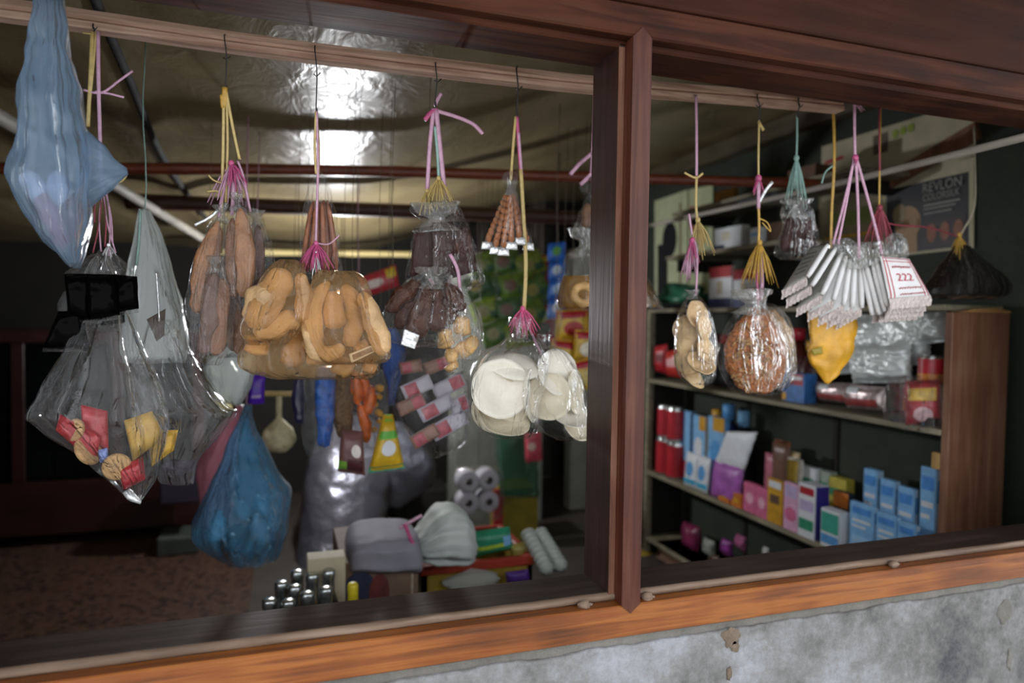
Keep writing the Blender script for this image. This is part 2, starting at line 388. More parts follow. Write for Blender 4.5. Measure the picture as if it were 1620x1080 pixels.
ORANGE = wood('varnished_orange_wood', [(.3, '#4a280f'), (.46, '#7c4218'), (.6, '#9c5c26'), (.75, '#6e4628')], (2.5, 60, 60), .4, .25, .4, .25)
REDWOOD = wood('reddish_mullion_wood', [(.3, '#34140c'), (.5, '#4c2316'), (.7, '#663d2b')], (60, 60, 2.5), .45, .2, .3, .12)
HEADWOOD = wood('brown_head_wood', [(.3, '#1a0c07'), (.46, '#3a1a0d'), (.58, '#502a18'), (.74, '#483022')], (2.2, 30, 30), .6, .35, .22, 0)
FASCIA = wood('fascia_board', [(.3, '#220f08'), (.5, '#391a0d'), (.7, '#462415')], (1.5, 24, 24), .65, .2, .2)
DARKWOOD = wood('dark_sill_wood', [(.3, '#1d1411'), (.5, '#31231d'), (.7, '#46362d')], (2.5, 40, 40), .5, .3, .4)
JAMBWOOD = wood('dark_jamb_wood', [(.3, '#1b0d0a'), (.5, '#301912'), (.7, '#3f251b')], (40, 40, 2.5), .45, .25, .4, .15)
WORN = wood('worn_edge_wood', [(.3, '#4a382e'), (.5, '#76604f'), (.7, '#a08a78')], (3, 40, 40), .6, .4)
WORNV = wood('worn_mullion_edge', [(.3, '#4c2c20'), (.5, '#744c38'), (.7, '#8d6a52')], (40, 40, 3), .55, .3)
RAW = wood('rough_sawn_timber', [(.28, '#6e4c3c'), (.42, '#a8836f'), (.55, '#cdaa95'), (.75, '#a37c66')], (2, 35, 60), .8, .8, .2)
BROWNPOLE = wood('brown_bamboo', [(.3, '#4b2014'), (.55, '#7a3b22'), (.75, '#5b2c1c')], (3, 30, 30), .4, .2, .4, .15)
GREYPOLE = wood('weathered_pole', [(.3, '#6f6a60'), (.55, '#9b968b'), (.75, '#b8b3a8')], (30, 3, 30), .6, .3)
SHELFWOOD = wood('shelf_end_wood', [(.3, '#4d3021'), (.5, '#77503a'), (.7, '#8e6a52')], (30, 30, 2), .55, .25)
PLYEDGE = wood('shelf_ply', [(.3, '#5c5646'), (.5, '#837b66'), (.7, '#a09880')], (30, 3, 30), .6, .25)

# front wall of the shop, below and around the opening
X0, X1 = -1.0, 2.25
mb = MB(); mb.box((-3.2, 1.245, -.05), (3.0, 1.385, .85)); mb.box((-3.2, 1.245, .85), (X0, 1.385, 3.0)); mb.box((X1, 1.245, .85), (3.0, 1.385, 3.0)); mb.box((X0, 1.262, 2.2), (X1, 1.385, 3.0))
wf = struct('wall_front', mb, W_MORTAR)
mb = MB(); xs = np.arange(-1.2, 2.6, .008); zs = [1, .992, .97, .93, .88, .8, .6, .3, .1, 0]; rows = []
def top_edge(x): return .828+.007*noise.noise(Vector((x*9, 0, 3)))+.004*noise.noise(Vector((x*31, 0, 5)))
T = [top_edge(x) for x in xs]
rows.append([(x, 1.246, t) for x, t in zip(xs, T)])
for z in zs:
    rows.append([(x, 1.2385-(.0012 if z < 1 else -.002)+.0022*noise.noise(Vector((x*14, z*9, 1)))+.0012*noise.noise(Vector((x*60, z*50, 1))), .55+(t-.55)*z if z > 0 else 0) for x, t in zip(xs, T)])
struct('plaster_coat', mb.grid(rows), W_PLASTER, True, wf)
def flake(name, u, v, r, mat, seed, sq=(1, 1), Y=1.2365, parent=wf, th=.003):
    c = at(u, v, Y); mb = MB(); K = 22; rnd = random.Random(seed); ring = []
    for k in range(K):
        a = 2*math.pi*k/K; q = mpp(c)*r*(1+.5*noise.noise(Vector((math.cos(a)*1.7+seed, math.sin(a)*1.7, seed*2))))
        ring.append((c[0]+math.cos(a)*q*sq[0], c[2]+math.sin(a)*q*sq[1]))
    vs = [(x, Y, z) for x, z in ring]+[(c[0]+(x-c[0])*.85, Y-th, c[2]+(z-c[2])*.85) for x, z in ring]+[(c[0], Y-th, c[2])]
    fs = [(k, (k+1) % K, K+(k+1) % K, K+k) for k in range(K)]+[(2*K, K+k, K+(k+1) % K) for k in range(K)]
    return obj(name, mb.add(vs, fs), mat, parent)
STAIN = wall_mat('brown_mortar', [(.3, '#5a4a3b'), (.7, '#8a7a69')], 30, .9)
flake('mortar_patch', 1158, 1008, 17, STAIN, 2, (1.1, .9)); flake('mortar_patch', 1162, 1022, 9, STAIN, 5)
flake('mortar_patch', 1590, 965, 20, W_MORTAR, 8, (.8, 1)); flake('mortar_patch', 1153, 1065, 8, STAIN, 9, (.6, 1.4)); flake('mortar_patch', 1597, 1042, 9, W_MORTAR, 12, (.5, 2))

# the timber window with its middle post
win = empty('window_1', (.65, 1.3, .85)); tag(win, kind='structure')
mb = MB(); mb.box((X0, 1.23, .85), (X1, 1.262, .9165), bev=.0025); obj('sill_front', mb, ORANGE, win, False)
mb = MB(); mb.box((X0, 1.262, .85), (X1, 1.385, .929), bev=.003); obj('sill_back', mb, DARKWOOD, win, False)
mb = MB(); mb.tube([(x, 1.266+.0015*noise.noise(Vector((x*9, 0, 0))), .9235+.001*noise.noise(Vector((x*20, 0, 2)))) for x in np.linspace(X0, X1, 120)], .0088, 10); obj('sill_bead', mb, WORN, win)
def prism(pts, y0, y1):
    n = len(pts); mb = MB()
    return mb.add([(x, y0, z) for x, z in pts]+[(x, y1, z) for x, z in pts], [tuple(range(n)), tuple(range(2*n-1, n-1, -1))]+[(k, n+k, n+(k+1) % n, (k+1) % n) for k in range(n)])
obj('mullion_front', prism([(.656, .917), (.677, .899), (.6985, .917), (.6985, 2.062), (.677, 2.083), (.656, 2.062)], 1.2275, 1.262), REDWOOD, win, False)
mb = MB(); mb.box((.643, 1.262, .925), (.711, 1.385, 2.06), bev=.002); obj('mullion_back', mb, JAMBWOOD, win, False)
mb = MB(); mb.box((.6425, 1.2605, .929), (.6555, 1.2635, 2.052)); obj('mullion_bead', mb, WORNV, win, False)
mb = MB(); mb.box((.699, 1.2605, .929), (.7115, 1.2635, 2.052)); obj('mullion_bead', mb, WORNV, win, False)
mb = MB(); mb.box((X0, 1.23, 2.064), (X1, 1.262, 2.128), bev=.004); obj('head_front', mb, HEADWOOD, win, False)
mb = MB(); mb.box((X0, 1.262, 2.052), (X1, 1.385, 2.21), bev=.004); obj('head_back', mb, HEADWOOD, win, False)
mb = MB(); mb.box((X0, 1.23, .9), (X0+.05, 1.385, 2.07)); obj('jamb', mb, JAMBWOOD, win, False)
mb = MB(); mb.box((X1-.05, 1.23, .9), (X1, 1.385, 2.07)); obj('jamb', mb, JAMBWOOD, win, False)
for i, (u, v) in enumerate([(925, 950), (1024, 937), (1414, 887)]):
    c = at(u, v, 1.246); c[2] = .9165; mb = MB(); mb.ball(c+np.array([0, 0, .004]), .012, (1.2, .8, .9), .5, i, 8, 5); mb.ball(c+np.array([.014, .004, .002]), .006, (1.2, .8, .6), .5, i+7, 7, 5)
    obj('wood_splinter', mb, WORN, win)
mb = MB(); mb.box((X0-.2, 1.221, 2.126), (X1+.2, 1.262, 2.36), bev=.003); mb2 = MB(); mb2.box((X0-.2, 1.224, 2.3615), (X1+.2, 1.262, 2.62), bev=.003)
tr = struct('trim_1', mb, FASCIA); obj('fascia_plank', mb2, FASCIA, tr, False)

# the rest of the room
def lino():
    m, nt, b, o = newmat('patterned_linoleum'); co = coords(nt)
    v = nd(nt, 'ShaderNodeTexVoronoi'); v.inputs['Scale'].default_value = 16; nt.links.new(co, v.inputs[0])
    n = nd(nt, 'ShaderNodeTexNoise'); n.inputs['Scale'].default_value = 22; n.inputs['Detail'].default_value = 5; nt.links.new(co, n.inputs[0])
    a = nd(nt, 'ShaderNodeMath', operation='MULTIPLY_ADD'); nt.links.new(v.outputs[0], a.inputs[0]); a.inputs[1].default_value = .5; nt.links.new(n.outputs[0], a.inputs[2])
    nt.links.new(ramp(nt, a.outputs[0], [(.45, '#17100d'), (.62, '#3a241b'), (.8, '#523a2e'), (.95, '#2c1d17')]), b.inputs['Base Color'])
    b.inputs['Roughness'].default_value = .55; return m
mb = MB(); mb.box((-3.2, 1.385, -.05), (3.0, 6.2, 0)); fl = struct('floor', mb, wall_mat('cement_floor', [(.3, '#35302c'), (.7, '#504a44')], 5, .3, .5))
mb = MB(); mb.box((-3.1, 1.5, .0), (at(398, 920, 3.9)[0], 6.0, .004)); struct('floor_linoleum', mb, lino(), False, fl)
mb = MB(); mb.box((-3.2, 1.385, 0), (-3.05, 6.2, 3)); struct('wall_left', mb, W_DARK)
mb = MB(); mb.box((2.62, 1.385, 0), (2.75, 6.2, 3)); struct('wall_right', mb, W_GREEN)
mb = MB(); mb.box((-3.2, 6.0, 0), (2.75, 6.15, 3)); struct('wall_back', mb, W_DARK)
# concrete pillar and pale wall deeper in the shop
pa, pb = at(722, 700, 4.7)[0], at(858, 700, 4.7)[0]
mb = MB(); mb.box((pa, 4.7, 0), (pb, 4.95, 1.96)); struct('wall_pillar', mb, W_GREY)
pc = at(903, 700, 4.9)[0]
mb = MB(); mb.box((pc, 4.9, 0), (2.62, 5.02, 2.05)); struct('wall_inner', mb, W_PALE)
# ceiling of slack sheeting
def ceil_z(x, y):
    s = smooth(.2, 2.6, x)
    z = 2.25+.4*s-.05*(y-1.4)*(1-.85*s)
    z += .016*math.sin(x*2.2+y*1.7)+.012*noise.noise(Vector((x*2.1, y*1.6, 0)))+.006*noise.noise(Vector((x*6, y*4, 4)))*max(0, 1-abs(x-.5)/1.6)
    d = abs(x-(-.52+(y-2)*.03)); z -= .03*math.exp(-(d/.09)**2)
    return z
def tarp():
    m, nt, b, o = newmat('slack_tan_sheeting'); co = coords(nt)
    n = nd(nt, 'ShaderNodeTexNoise'); n.inputs['Scale'].default_value = 2.2; n.inputs['Detail'].default_value = 6; nt.links.new(co, n.inputs[0])
    nt.links.new(ramp(nt, n.outputs[0], [(.3, '#6f6146'), (.55, '#8d7d5c'), (.75, '#a3946e')]), b.inputs['Base Color'])
    b.inputs['Roughness'].default_value = .33; b.inputs['Specular IOR Level'].default_value = .6
    n2 = nd(nt, 'ShaderNodeTexNoise'); n2.inputs['Scale'].default_value = 9; n2.inputs['Detail'].default_value = 3; n2.inputs['Distortion'].default_value = 1.5; nt.links.new(coords(nt, (1, .6, 1)), n2.inputs[0])
    bump(nt, n2.outputs[0], b, .22, .03); return m
gx = np.linspace(-3.15, 2.7, 130); gy = np.linspace(1.3, 6.1, 110)
mb = MB(); mb.grid([[(x, y, ceil_z(x, y)) for x in gx] for y in gy][::-1]); struct('ceiling', mb, tarp(), True)
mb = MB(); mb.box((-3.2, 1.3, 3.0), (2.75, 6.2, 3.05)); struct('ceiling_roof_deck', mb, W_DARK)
# outside: ground, and the eave over the front
mb = MB(); mb.box((-6, -6, -.06), (8, 1.245, 0)); struct('floor_outside', mb, wall_mat('yard_concrete', [(.3, '#8d8a84'), (.7, '#b8b4ae')], 2, .3))
mb = MB(); mb.box((-4, -.35, 2.75), (5, 1.26, 2.8)); struct('ceiling_eave', mb, FASCIA)

# ---- timber and poles under the ceiling
YB = 1.58
hb = MB(); P = [at(u, v, YB) for u, v in ((-60, 8), (130, 33), (355, 66), (560, 92), (800, 120), (930, 134), (1180, 154), (1330, 168))]
P = spline(P, 40); rings = []
for p in P: rings.append([(p[0], YB-.014+.003*noise.noise(Vector(p*12)), p[2]-.017+.003*noise.noise(Vector(p*20))), (p[0], YB-.014, p[2]-.004), (p[0], YB-.008, p[2]+.001), (p[0], YB-.013, p[2]+.005), (p[0], YB-.012, p[2]+.019+.002*noise.noise(Vector(p*15))), (p[0], YB+.02, p[2]+.019), (p[0], YB+.02, p[2]-.017)])
n = 7; hb.add([q for r in rings for q in r], [(i*n+k, i*n+(k+1) % n, (i+1)*n+(k+1) % n, (i+1)*n+k) for i in range(len(rings)-1) for k in range(n)])
obj('hanging_batten', hb, RAW, None, False, 'rough sawn pale batten behind the window head, carrying the wire hooks', 'batten')
def pole(name, pts, r, mat, label, cat='pole', n=12, knots=0):
    P = spline(pts, 40); mb = MB(); rr = [r*(1+(.12 if knots and (i % knots == 0) else 0)+.05*noise.noise(Vector((i*.3, r*99, 0)))) for i in range(40)]
    mb.tube(P, rr, n); return obj(name, mb, mat, None, True, label, cat)
pole('bamboo_pole', [at(-40, 266, 3.0), at(450, 268, 2.85), at(900, 279, 2.65), at(1300, 291, 2.45)], .022, BROWNPOLE, 'long red-brown bamboo pole crossing the whole room under the ceiling', knots=9)
pole('bamboo_pole', [at(200, 318, 3.7), at(560, 331, 3.6), at(932, 345, 3.5), at(1010, 348, 3.45)], .038, wood('dark_pole', [(.3, '#2c1a12'), (.6, '#4a2e20')], (3, 30, 30)), 'thick dark brown pole behind the red-brown bamboo pole')
far_ = pole('bamboo_pole', [at(330, 398, 5.2), at(640, 402, 5.1), at(760, 405, 5.05)], .022, wood('yellow_bamboo', [(.3, '#a5915a'), (.6, '#c4b27c')], (3, 30, 30)), 'pale yellow bamboo pole farthest back under the ceiling', knots=7)
cane_ = pole('bamboo_pole', [at(395, 622, 3.2), at(470, 623, 3.15)], .011, wood('yellow_cane', [(.3, '#b89a55'), (.6, '#d3bb80')], (3, 30, 30)), 'short pale cane stick that the garlic bunch hangs from', 'stick')
STR = col('#5e5444', .6, .1, 60, key='string')
for o_, q_ in ((far_, ((340, 399, 5.19), (740, 404, 5.06))), (cane_, ((400, 622, 3.19), (466, 623, 3.155)))):
    for u_, v_, y_ in q_: hang(o_, u_, v_, y_, STR)
pole('roof_pole', [at(-60, 150, 2.1), at(130, 262, 2.9), at(250, 335, 3.7), at(345, 392, 4.8)], .022, GREYPOLE, 'weathered grey-white pole running away diagonally behind the blue bag')
def on_ceil(u, v, Y, d=.012): p = at(u, v, Y); p[2] = ceil_z(p[0], p[1])-d; return p
pole('roof_batten', [on_ceil(130, 0, 1.7), on_ceil(205, 110, 2.3), on_ceil(262, 195, 3.1), on_ceil(325, 290, 4.4)], .012, W_DARK, 'dark thin batten along the ceiling between two glossy strips', 'batten')
pole('white_rod', [at(1000, 362, 3.6), atX(1030, 356, 1.98), atX(1300, 296, 1.95), atX(1640, 212, 1.93)], .0115, wood('whitewashed_rod', [(.3, '#857d70'), (.6, '#b4aca0')], (30, 3, 30), .8, .7), 'rough whitish rod slanting in front of the wall posters on the right', 'rod')
mb = MB(); a, b = atX(1000, 282, 2.58), atX(1330, 150, 2.58); mb.box((2.53, b[1]-.6, 2.5), (2.62, a[1]+.3, 2.6), bev=.004)
obj('roof_beam', mb, wood('grey_brown_beam', [(.3, '#3d3628'), (.6, '#5c5340')], (30, 3, 30)), None, False, 'grey-brown beam along the top of the right wall', 'beam')

# ---- the bare bulb that lights the shop, hanging behind the bags of fried dough
bl = at(540, 480, 4.25); lamp = empty('hanging_lamp', bl, 'bright bare bulb on a cord, hidden behind the bags of fried dough', 'lamp')
mb = MB(); mb.lathe([(.001, -.055), (.02, -.052), (.038, -.035), (.045, -.01), (.04, .015), (.025, .04), (.018, .055)], bl, 24); obj('bulb', mb, emit('#f4f6fa', 760, 'led_bulb'), lamp)
mb = MB(); mb.lathe([(.019, .055), (.022, .06), (.022, .1), (.01, .115), (.005, .12)], bl, 16); obj('socket', mb, WORN, lamp)
mb = MB(); mb.tube([bl+np.array([0, 0, .115]), (bl[0]+.006, bl[1], (bl[2]+ceil_z(bl[0], bl[1]))/2), (bl[0], bl[1], ceil_z(bl[0], bl[1])+.01)], .003, 6); obj('cord', mb, DARKWOOD, lamp)

# ================================================================== goods hanging in the window
CLEAR = film('#ffffff', .015, .7, .12); CRISP = film('#ffffff', .018, .6, .10, 'crisp_film', .7, 34); MILKY = film('#eef4f2', .5, .6, .2, 'milky_film', .5, 20)
OILY = film('#efd9b4', .22, .6, .12, 'oily_film', .6, 30, '#d6b07c'); BLUEF = film('#9cc0de', .42, .6, .22, 'blue_film', .45, 14, '#a3bdd4'); BLUEM = film('#7fbfe0', .32, .6, .3, 'blue_mesh', .5, 40, '#6fb0d6'); PINKF = film('#d39aa8', .5, .6, .3, 'pink_film', .5, 20, '#c98a99')
PINK = col('#bf92a8', .35, .15, 80, key='twine'); HOT = col('#b8507c', .35, .2, 80, key='twine'); YEL = col('#bca264', .35, .15, 80, key='twine'); GOLD = col('#bd943e', .35, .2, 80, key='twine'); MINT = col('#88a89e', .4, .15, 80, key='twine'); DKRED = col('#8f3946', .5, .2, 80, key='twine')
WIRE = col('#1c1715', .5, .2, 60, key='wire'); FOILW = col('#e6e6e6', .25, .05, 60, .4, .6, key='foil'); SILVER = col('#b9bdbd', .22, .1, 25, .6, .9, key='foil', bscale=25)
FRY = col('#c8a274', .5, .3, 14, .5, key='fried_dough', bscale=90); FRY2 = col('#b58c60', .5, .3, 14, .5, key='fried_dough', bscale=90); DRIED = col('#704c36', .55, .35, 25, .6, key='dried_slice', bscale=80); DRIED2 = col('#5b4238', .55, .35, 25, .6, key='dried_slice', bscale=80); TAN = col('#8f6240', .5, .3, 25, .5, key='dried_slice', bscale=80)
DATE = col('#42200f', .45, .4, 35, .8, 0, .3, key='dried_fruit', bscale=60); SLAB = col('#33150f', .5, .3, 25, .5, 0, .25, key='tamarind', bscale=40); NUT = col('#a4653a', .5, .3, 60, .5, key='peanut', bscale=120); STICK = col('#8a4f2e', .5, .3, 40, .4, key='sugar_stick', bscale=90)
WHITEC = col('#e6dfcf', .5, .08, 12, .35, key='rice_cracker', bscale=45); WHITEC2 = col('#d9cdb4', .5, .1, 12, .35, key='rice_cracker', bscale=45); PUFF = col('#d0b083', .55, .25, 20, .6, key='puff', bscale=70); RUSK = col('#9c5a26', .6, .55, 130, 1.0, key='crisp_noodle', bscale=170); RUSK2 = col('#b0834c', .6, .45, 130, 1.0, key='crisp_noodle', bscale=170)
GINGER = col('#c79d63', .45, .35, 28, .5, key='ginger', bscale=60)
BIGCLEAR = film('#ffffff', .05, .5, .09, 'stiff_clear_film', .8, 22); KNOT = film('#f4f4f0', .15, .5, .12, 'bunched_film', .9, 40)
def knot(root, Y, u, v, w_, h, seed):
    """bunched film standing up above the place where a bag is tied"""
    return obj('film_knot', loft(Y, [(v-h, u-w_, u+w_*.9), (v-h*.5, u-w_*.8, u+w_*.8), (v, u-w_*.32, u+w_*.32), (v+h*.5, u-w_*.6, u+w_*.6), (v+h*.9, u-w_*.95, u+w_*.95)], mpp(at(u, v, Y))*w_*1.1, 32, 18, .55, 1, .006, seed, 1, .9, 45), KNOT, root)
def hook(u0, v0, u1, v1, Y, label, Y2=None):
    c = at(u0, v0, Y-.02); mb = MB(); s = mpp(c)
    pts = [at(u0+1, v0-3, Y+.024), at(u0, v0-4, Y-.004), at(u0-1, v0+2, Y-.024), at(u0+(u1-u0)*.4+2, v0+(v1-v0)*.4, Y-.012), at(u1, v1-3, Y), at(u1+2, v1+2, Y), at(u1+1, v1-5, Y)]
    mb.tube(spline(pts, 22), s*1.1, 6); k = (v0*.55+v1*.45); mb.tube([at(u0-3, k-4, Y-.012), at(u0+2, k, Y-.014), at(u0+8, k-6, Y-.012)], s*.9, 5)
    return obj('wire_hook', mb, WIRE, None, True, label, 'hook', 'wire hooks on the batten')
hook(356, 58, 357, 140, YB, 'black wire hook holding up the strings of the dried brown slices')
hook(499, 76, 500, 176, YB, 'black wire hook over the brown stick bag and fried dough bags')
hook(690, 102, 688, 166, YB, 'black wire hook over the dark tamarind bag with pink ribbon')
hook(818, 109, 817, 184, YB, 'black wire hook over the peanut sachets')
hook(1199, 152, 1201, 192, YB, 'black wire hook over the crisp brown noodle disc')
hook(1264, 158, 1261, 184, YB, 'black wire hook over the mint green string', None)
hook(148, 40, 148, 56, YB, 'short dark wire hook beside the blue plastic bag')

# ---- blue carrier bag, upper left, hung close behind the opening
Y = 1.43; r = empty('plastic_bag', at(117, 425, Y), 'large blue translucent plastic bag hanging at the upper left corner', 'bag')
rows = [(-40, 66, 96), (40, 53, 108), (110, 42, 119), (180, 31, 131), (240, 22, 140), (285, 20, 144), (330, 36, 143), (372, 62, 139), (402, 88, 133), (424, 112, 124)]
obj('bag_body', loft(Y, rows, .12, 96, 60, .20, .9, .009, 3, .97, .9, 14), BLUEF, r)
obj('bag_handle', loft(Y, [(132, 200, 126, 345), (146, 212, 150, 322), (163, 228, 176, 300), (182, 250, 192, 284), (201, 266, 203, 276)], .05, 28, 16, .2, .5, .003, 5, .98, .9, 20, .01), BLUEF, r)
obj('bag_handle', loft(Y, [(310, 112, 142), (350, 110, 146), (390, 112, 138), (425, 118, 128)], .05, 24, 14, .2, .5, .003, 6, .98, .9, 20, .03), BLUEF, r)
for i, q in enumerate([[(60, 300), (88, 345), (102, 395)], [(90, 270), (100, 330)], [(118, 310), (112, 380)], [(42, 270), (66, 320)]]):
    chunk(r, 'wrapped_sweet', Y, q, [14, 18, 10], col(['#a56a7a', '#b9b4c4', '#6a3f4c', '#c9c4d0'][i], .4, .3, 40), 10, 8, .8, .35, i, 30)
rope(r, 'tie_string', Y, [(80, -38), (80, -75)], YEL, 5)

# ---- strings and black sauce sachets
Y = 1.55; SAUCE = col('#050404', .14, .3, 20, .1, 0, .025, key='soy_sauce', bscale=14)
SB = 'sauce sachets under the blue bag'
s0 = empty('string_bundle', at(160, 385, Y), 'pink and yellow strings hanging beside the blue bag, tied to sauce sachets', 'string')
rope(s0, 'string', Y, [(146, 50), (143, 120), (139, 200)], YEL, 6); rope(s0, 'string', Y, [(152, 50), (146, 120), (141, 168), (137, 200)], YEL, 4)
rope(s0, 'string', Y, [(155, 50), (156, 140), (158, 215), (160, 300)], PINK, 6); rope(s0, 'string_end', Y, [(132, 142), (160, 147), (188, 128), (210, 112)], PINK, 4); rope(s0, 'string_end', Y, [(150, 145), (172, 148), (196, 154)], PINK, 4)
rope(s0, 'string_end', Y, [(131, 52), (146, 54)], YEL, 3); rope(s0, 'string_end', Y, [(166, 292), (190, 288), (200, 278)], YEL, 3)
for k, (a, b) in enumerate([((160, 298), (147, 400)), ((162, 298), (160, 398)), ((165, 298), (178, 385)), ((158, 298), (150, 352)), ((168, 300), (172, 405)), ((163, 298), (183, 400)), ((161, 298), (166, 390))]):
    rope(s0, 'string', Y, [a, ((a[0]+b[0])/2+(-4 if k % 2 else 4), (a[1]+b[1])/2), b], PINK if k % 3 else DKRED, 2.4)
tassel(s0, Y, 172, 388, 20, 160, 22, 12, FOILW, 2.2, 3)
def sauce(quad, top, y, label, seed):
    r = empty('sauce_sachet', at((quad[2][0]+quad[3][0])/2, quad[2][1], Y+y), label, 'sachet', SB)
    C = [at(*q, Y+y) for q in quad]; mb, S = pillow(C, .034, 20, 16, .02, .004, seed); obj('sauce', mb, SAUCE, r)
    f = [(quad[0][0], quad[0][1], quad[1][0], quad[1][1]), ((quad[0][0]*.5+top[0]*.5)-6, quad[0][1]*.55+top[1]*.45, (quad[1][0]*.5+top[0]*.5)+6, quad[1][1]*.55+top[1]*.45), (top[0]-5, top[1], top[0]+5, top[1])][::-1]
    obj('clear_neck', loft(Y+y, f, .03, 20, 12, .5, 1, .003, seed, 1, .9, 40), CRISP, r)
    q = [quad[3], quad[2], (quad[2][0]+1, quad[2][1]+6), (quad[3][0]-1, quad[3][1]+6)]; mb, S = pillow([at(*p, Y+y) for p in q], .003, 8, 3, .02, .001, seed); obj('seal', mb, CRISP, r)
sauce([(101, 432), (150, 434), (143, 508), (108, 498)], (150, 400), 0, 'left black sauce sachet of the upper row under the blue bag', 1)
sauce([(135, 433), (182, 434), (190, 498), (140, 506)], (162, 396), -.02, 'middle black sauce sachet of the upper row under the blue bag', 2)
sauce([(178, 434), (217, 437), (220, 488), (182, 494)], (176, 398), 0, 'right black sauce sachet of the upper row under the blue bag', 3)
sauce([(152, 455), (196, 455), (198, 510), (145, 515)], (168, 408), .03, 'black sauce sachet showing its red-brown tip below the upper row', 4)
sauce([(92, 492), (132, 490), (141, 552), (68, 550)], (108, 462), .01, 'lowest black sauce sachet, hanging left above the big clear bag', 5)

# ---- big clear bags with sweets and biscuits
Y = 1.56; r = empty('plastic_bag', at(215, 792, Y), 'big clear plastic bag with red packets and biscuits at the lower left', 'bag')
rows = [(470, 158, 190), (500, 140, 203), (545, 112, 222), (600, 82, 245), (652, 50, 262), (668, 62, 264), (715, 120, 256), (760, 175, 243), (792, 206, 224)]
obj('bag_body', loft(Y, rows, .15, 72, 44, .4, .85, .005, 11, .9, .95, 16), BIGCLEAR, r)
RED = col('#a01722', .3, .3, 30, .3, key='wrapper'); BIS = col('#b08a5c', .7, .25, 60, .6, key='biscuit', bscale=140); YW = col('#c79a1e', .4, .3, 40, .3, key='wrapper')
packet('p', [(95, 655), (160, 690), (150, 735), (88, 680)], Y, RED, .02, root=r, seed=1); packet('p', [(128, 640), (170, 650), (172, 712), (130, 700)], Y+.02, RED, .02, root=r, seed=2)
packet('p', [(185, 740), (226, 722), (230, 758), (196, 775)], Y-.01, RED, .03, root=r, seed=3); packet('p', [(196, 665), (240, 650), (262, 690), (210, 730)], Y+.04, col('#a8853c', .5, .3, 30, key='wrapper'), .03, root=r, seed=4)
packet('p', [(155, 712), (170, 708), (172, 730), (158, 732)], Y, col('#6f7fb5', .4), .01, root=r, seed=5)
for i, (u, v, q, ax) in enumerate([(185, 738, 21, (.25, -1, .15)), (140, 712, 24, (.9, -.5, .5)), (118, 680, 18, (-.6, -.8, .3))]):
    mb = MB(); c = at(u, v, Y-.015*(i == 0)); s = mpp(c)*q; mb.lathe([(s*.85, -.006), (s, -.003), (s, .003), (s*.85, .006)], c, 20, ax); obj('biscuit', mb, BIS, r)
obj('seal_corner', loft(Y, [(195, 778, 205, 772), (205, 790, 214, 782), (222, 797, 224, 792)], .02, 12, 6, .3, 1, .002, 4, 1), FOILW, r)
Y2 = 1.66; r = empty('plastic_bag', at(275, 765, Y2), 'clear plastic bag with a yellow sweet, behind the bag of biscuits', 'bag')
rows = [(505, 236, 270), (540, 222, 292), (590, 205, 320), (640, 200, 355), (655, 205, 370), (700, 222, 335), (740, 245, 310), (765, 255, 302)]
obj('bag_body', loft(Y2, rows, .14, 64, 40, .34, .8, .007, 17, .85, .95, 16), BIGCLEAR, r)
packet('p', [(232, 680), (282, 680), (275, 712), (240, 738)], Y2-.02, YW, .025, root=r, seed=6)
rope(r, 'tie_string', Y2, [(252, 508), (250, 470), (247, 430)], FOILW, 3)
packet('paper_tag', [(232, 505), (262, 488), (260, 530), (248, 540)], 1.72, col('#5b5048', .6, .3, 40, key='paper'), .006, label='crumpled grey-brown paper scrap above the clear bag with the yellow sweet', cat='paper')
# whitish bag deeper in
Y = 2.05; r = empty('plastic_bag', at(245, 560, Y), 'whitish translucent bag with mint string behind the sauce sachets', 'bag')
obj('bag_body', loft(Y, [(332, 222, 236), (370, 214, 256), (420, 204, 272), (480, 196, 288), (540, 190, 298), (575, 196, 292)], .18, 40, 30, .22, .7, .006, 21, .95, .9, 12), MILKY, r)
rope(r, 'tie_string', Y-.09, [(222, 332), (220, 380), (216, 420)], MINT, 4); hang(r, 229, 334, Y, MINT, 2)

# ---- dried brown slices
Y = 1.58; DG = 'clear bags of dried brown slices'
s0 = empty('string_bundle', at(375, 330, Y), 'yellow strings with a pink tassel above the bags of dried slices', 'string')
for p, m_, w_ in (([(354, 138), (353, 230), (351, 320), (349, 400)], YEL, 5), ([(358, 140), (360, 230), (357, 320)], YEL, 4), ([(357, 140), (368, 200), (379, 252)], YEL, 5), ([(356, 138), (354, 170), (352, 150)], GOLD, 9)): rope(s0, 'string', Y, p, m_, w_)
tassel(s0, Y, 366, 258, 35, 150, 66, 22, PINK, 3, 4); tassel(s0, Y-.01, 366, 258, 25, 120, 40, 14, HOT, 3, 5); rope(s0, 'string', Y, [(376, 255), (385, 280), (396, 335)], PINK, 4); rope(s0, 'string', Y, [(364, 262), (354, 300), (346, 345)], PINK, 6); rope(s0, 'string', Y, [(368, 262), (369, 300), (367, 340)], PINK, 6)
rope(s0, 'string_end', Y, [(346, 332), (330, 345), (308, 356)], FOILW, 5); rope(s0, 'string_end', Y, [(352, 290), (338, 285), (330, 277)], YEL, 3); rope(s0, 'string_end', Y, [(350, 304), (340, 302), (328, 303)], YEL, 3)
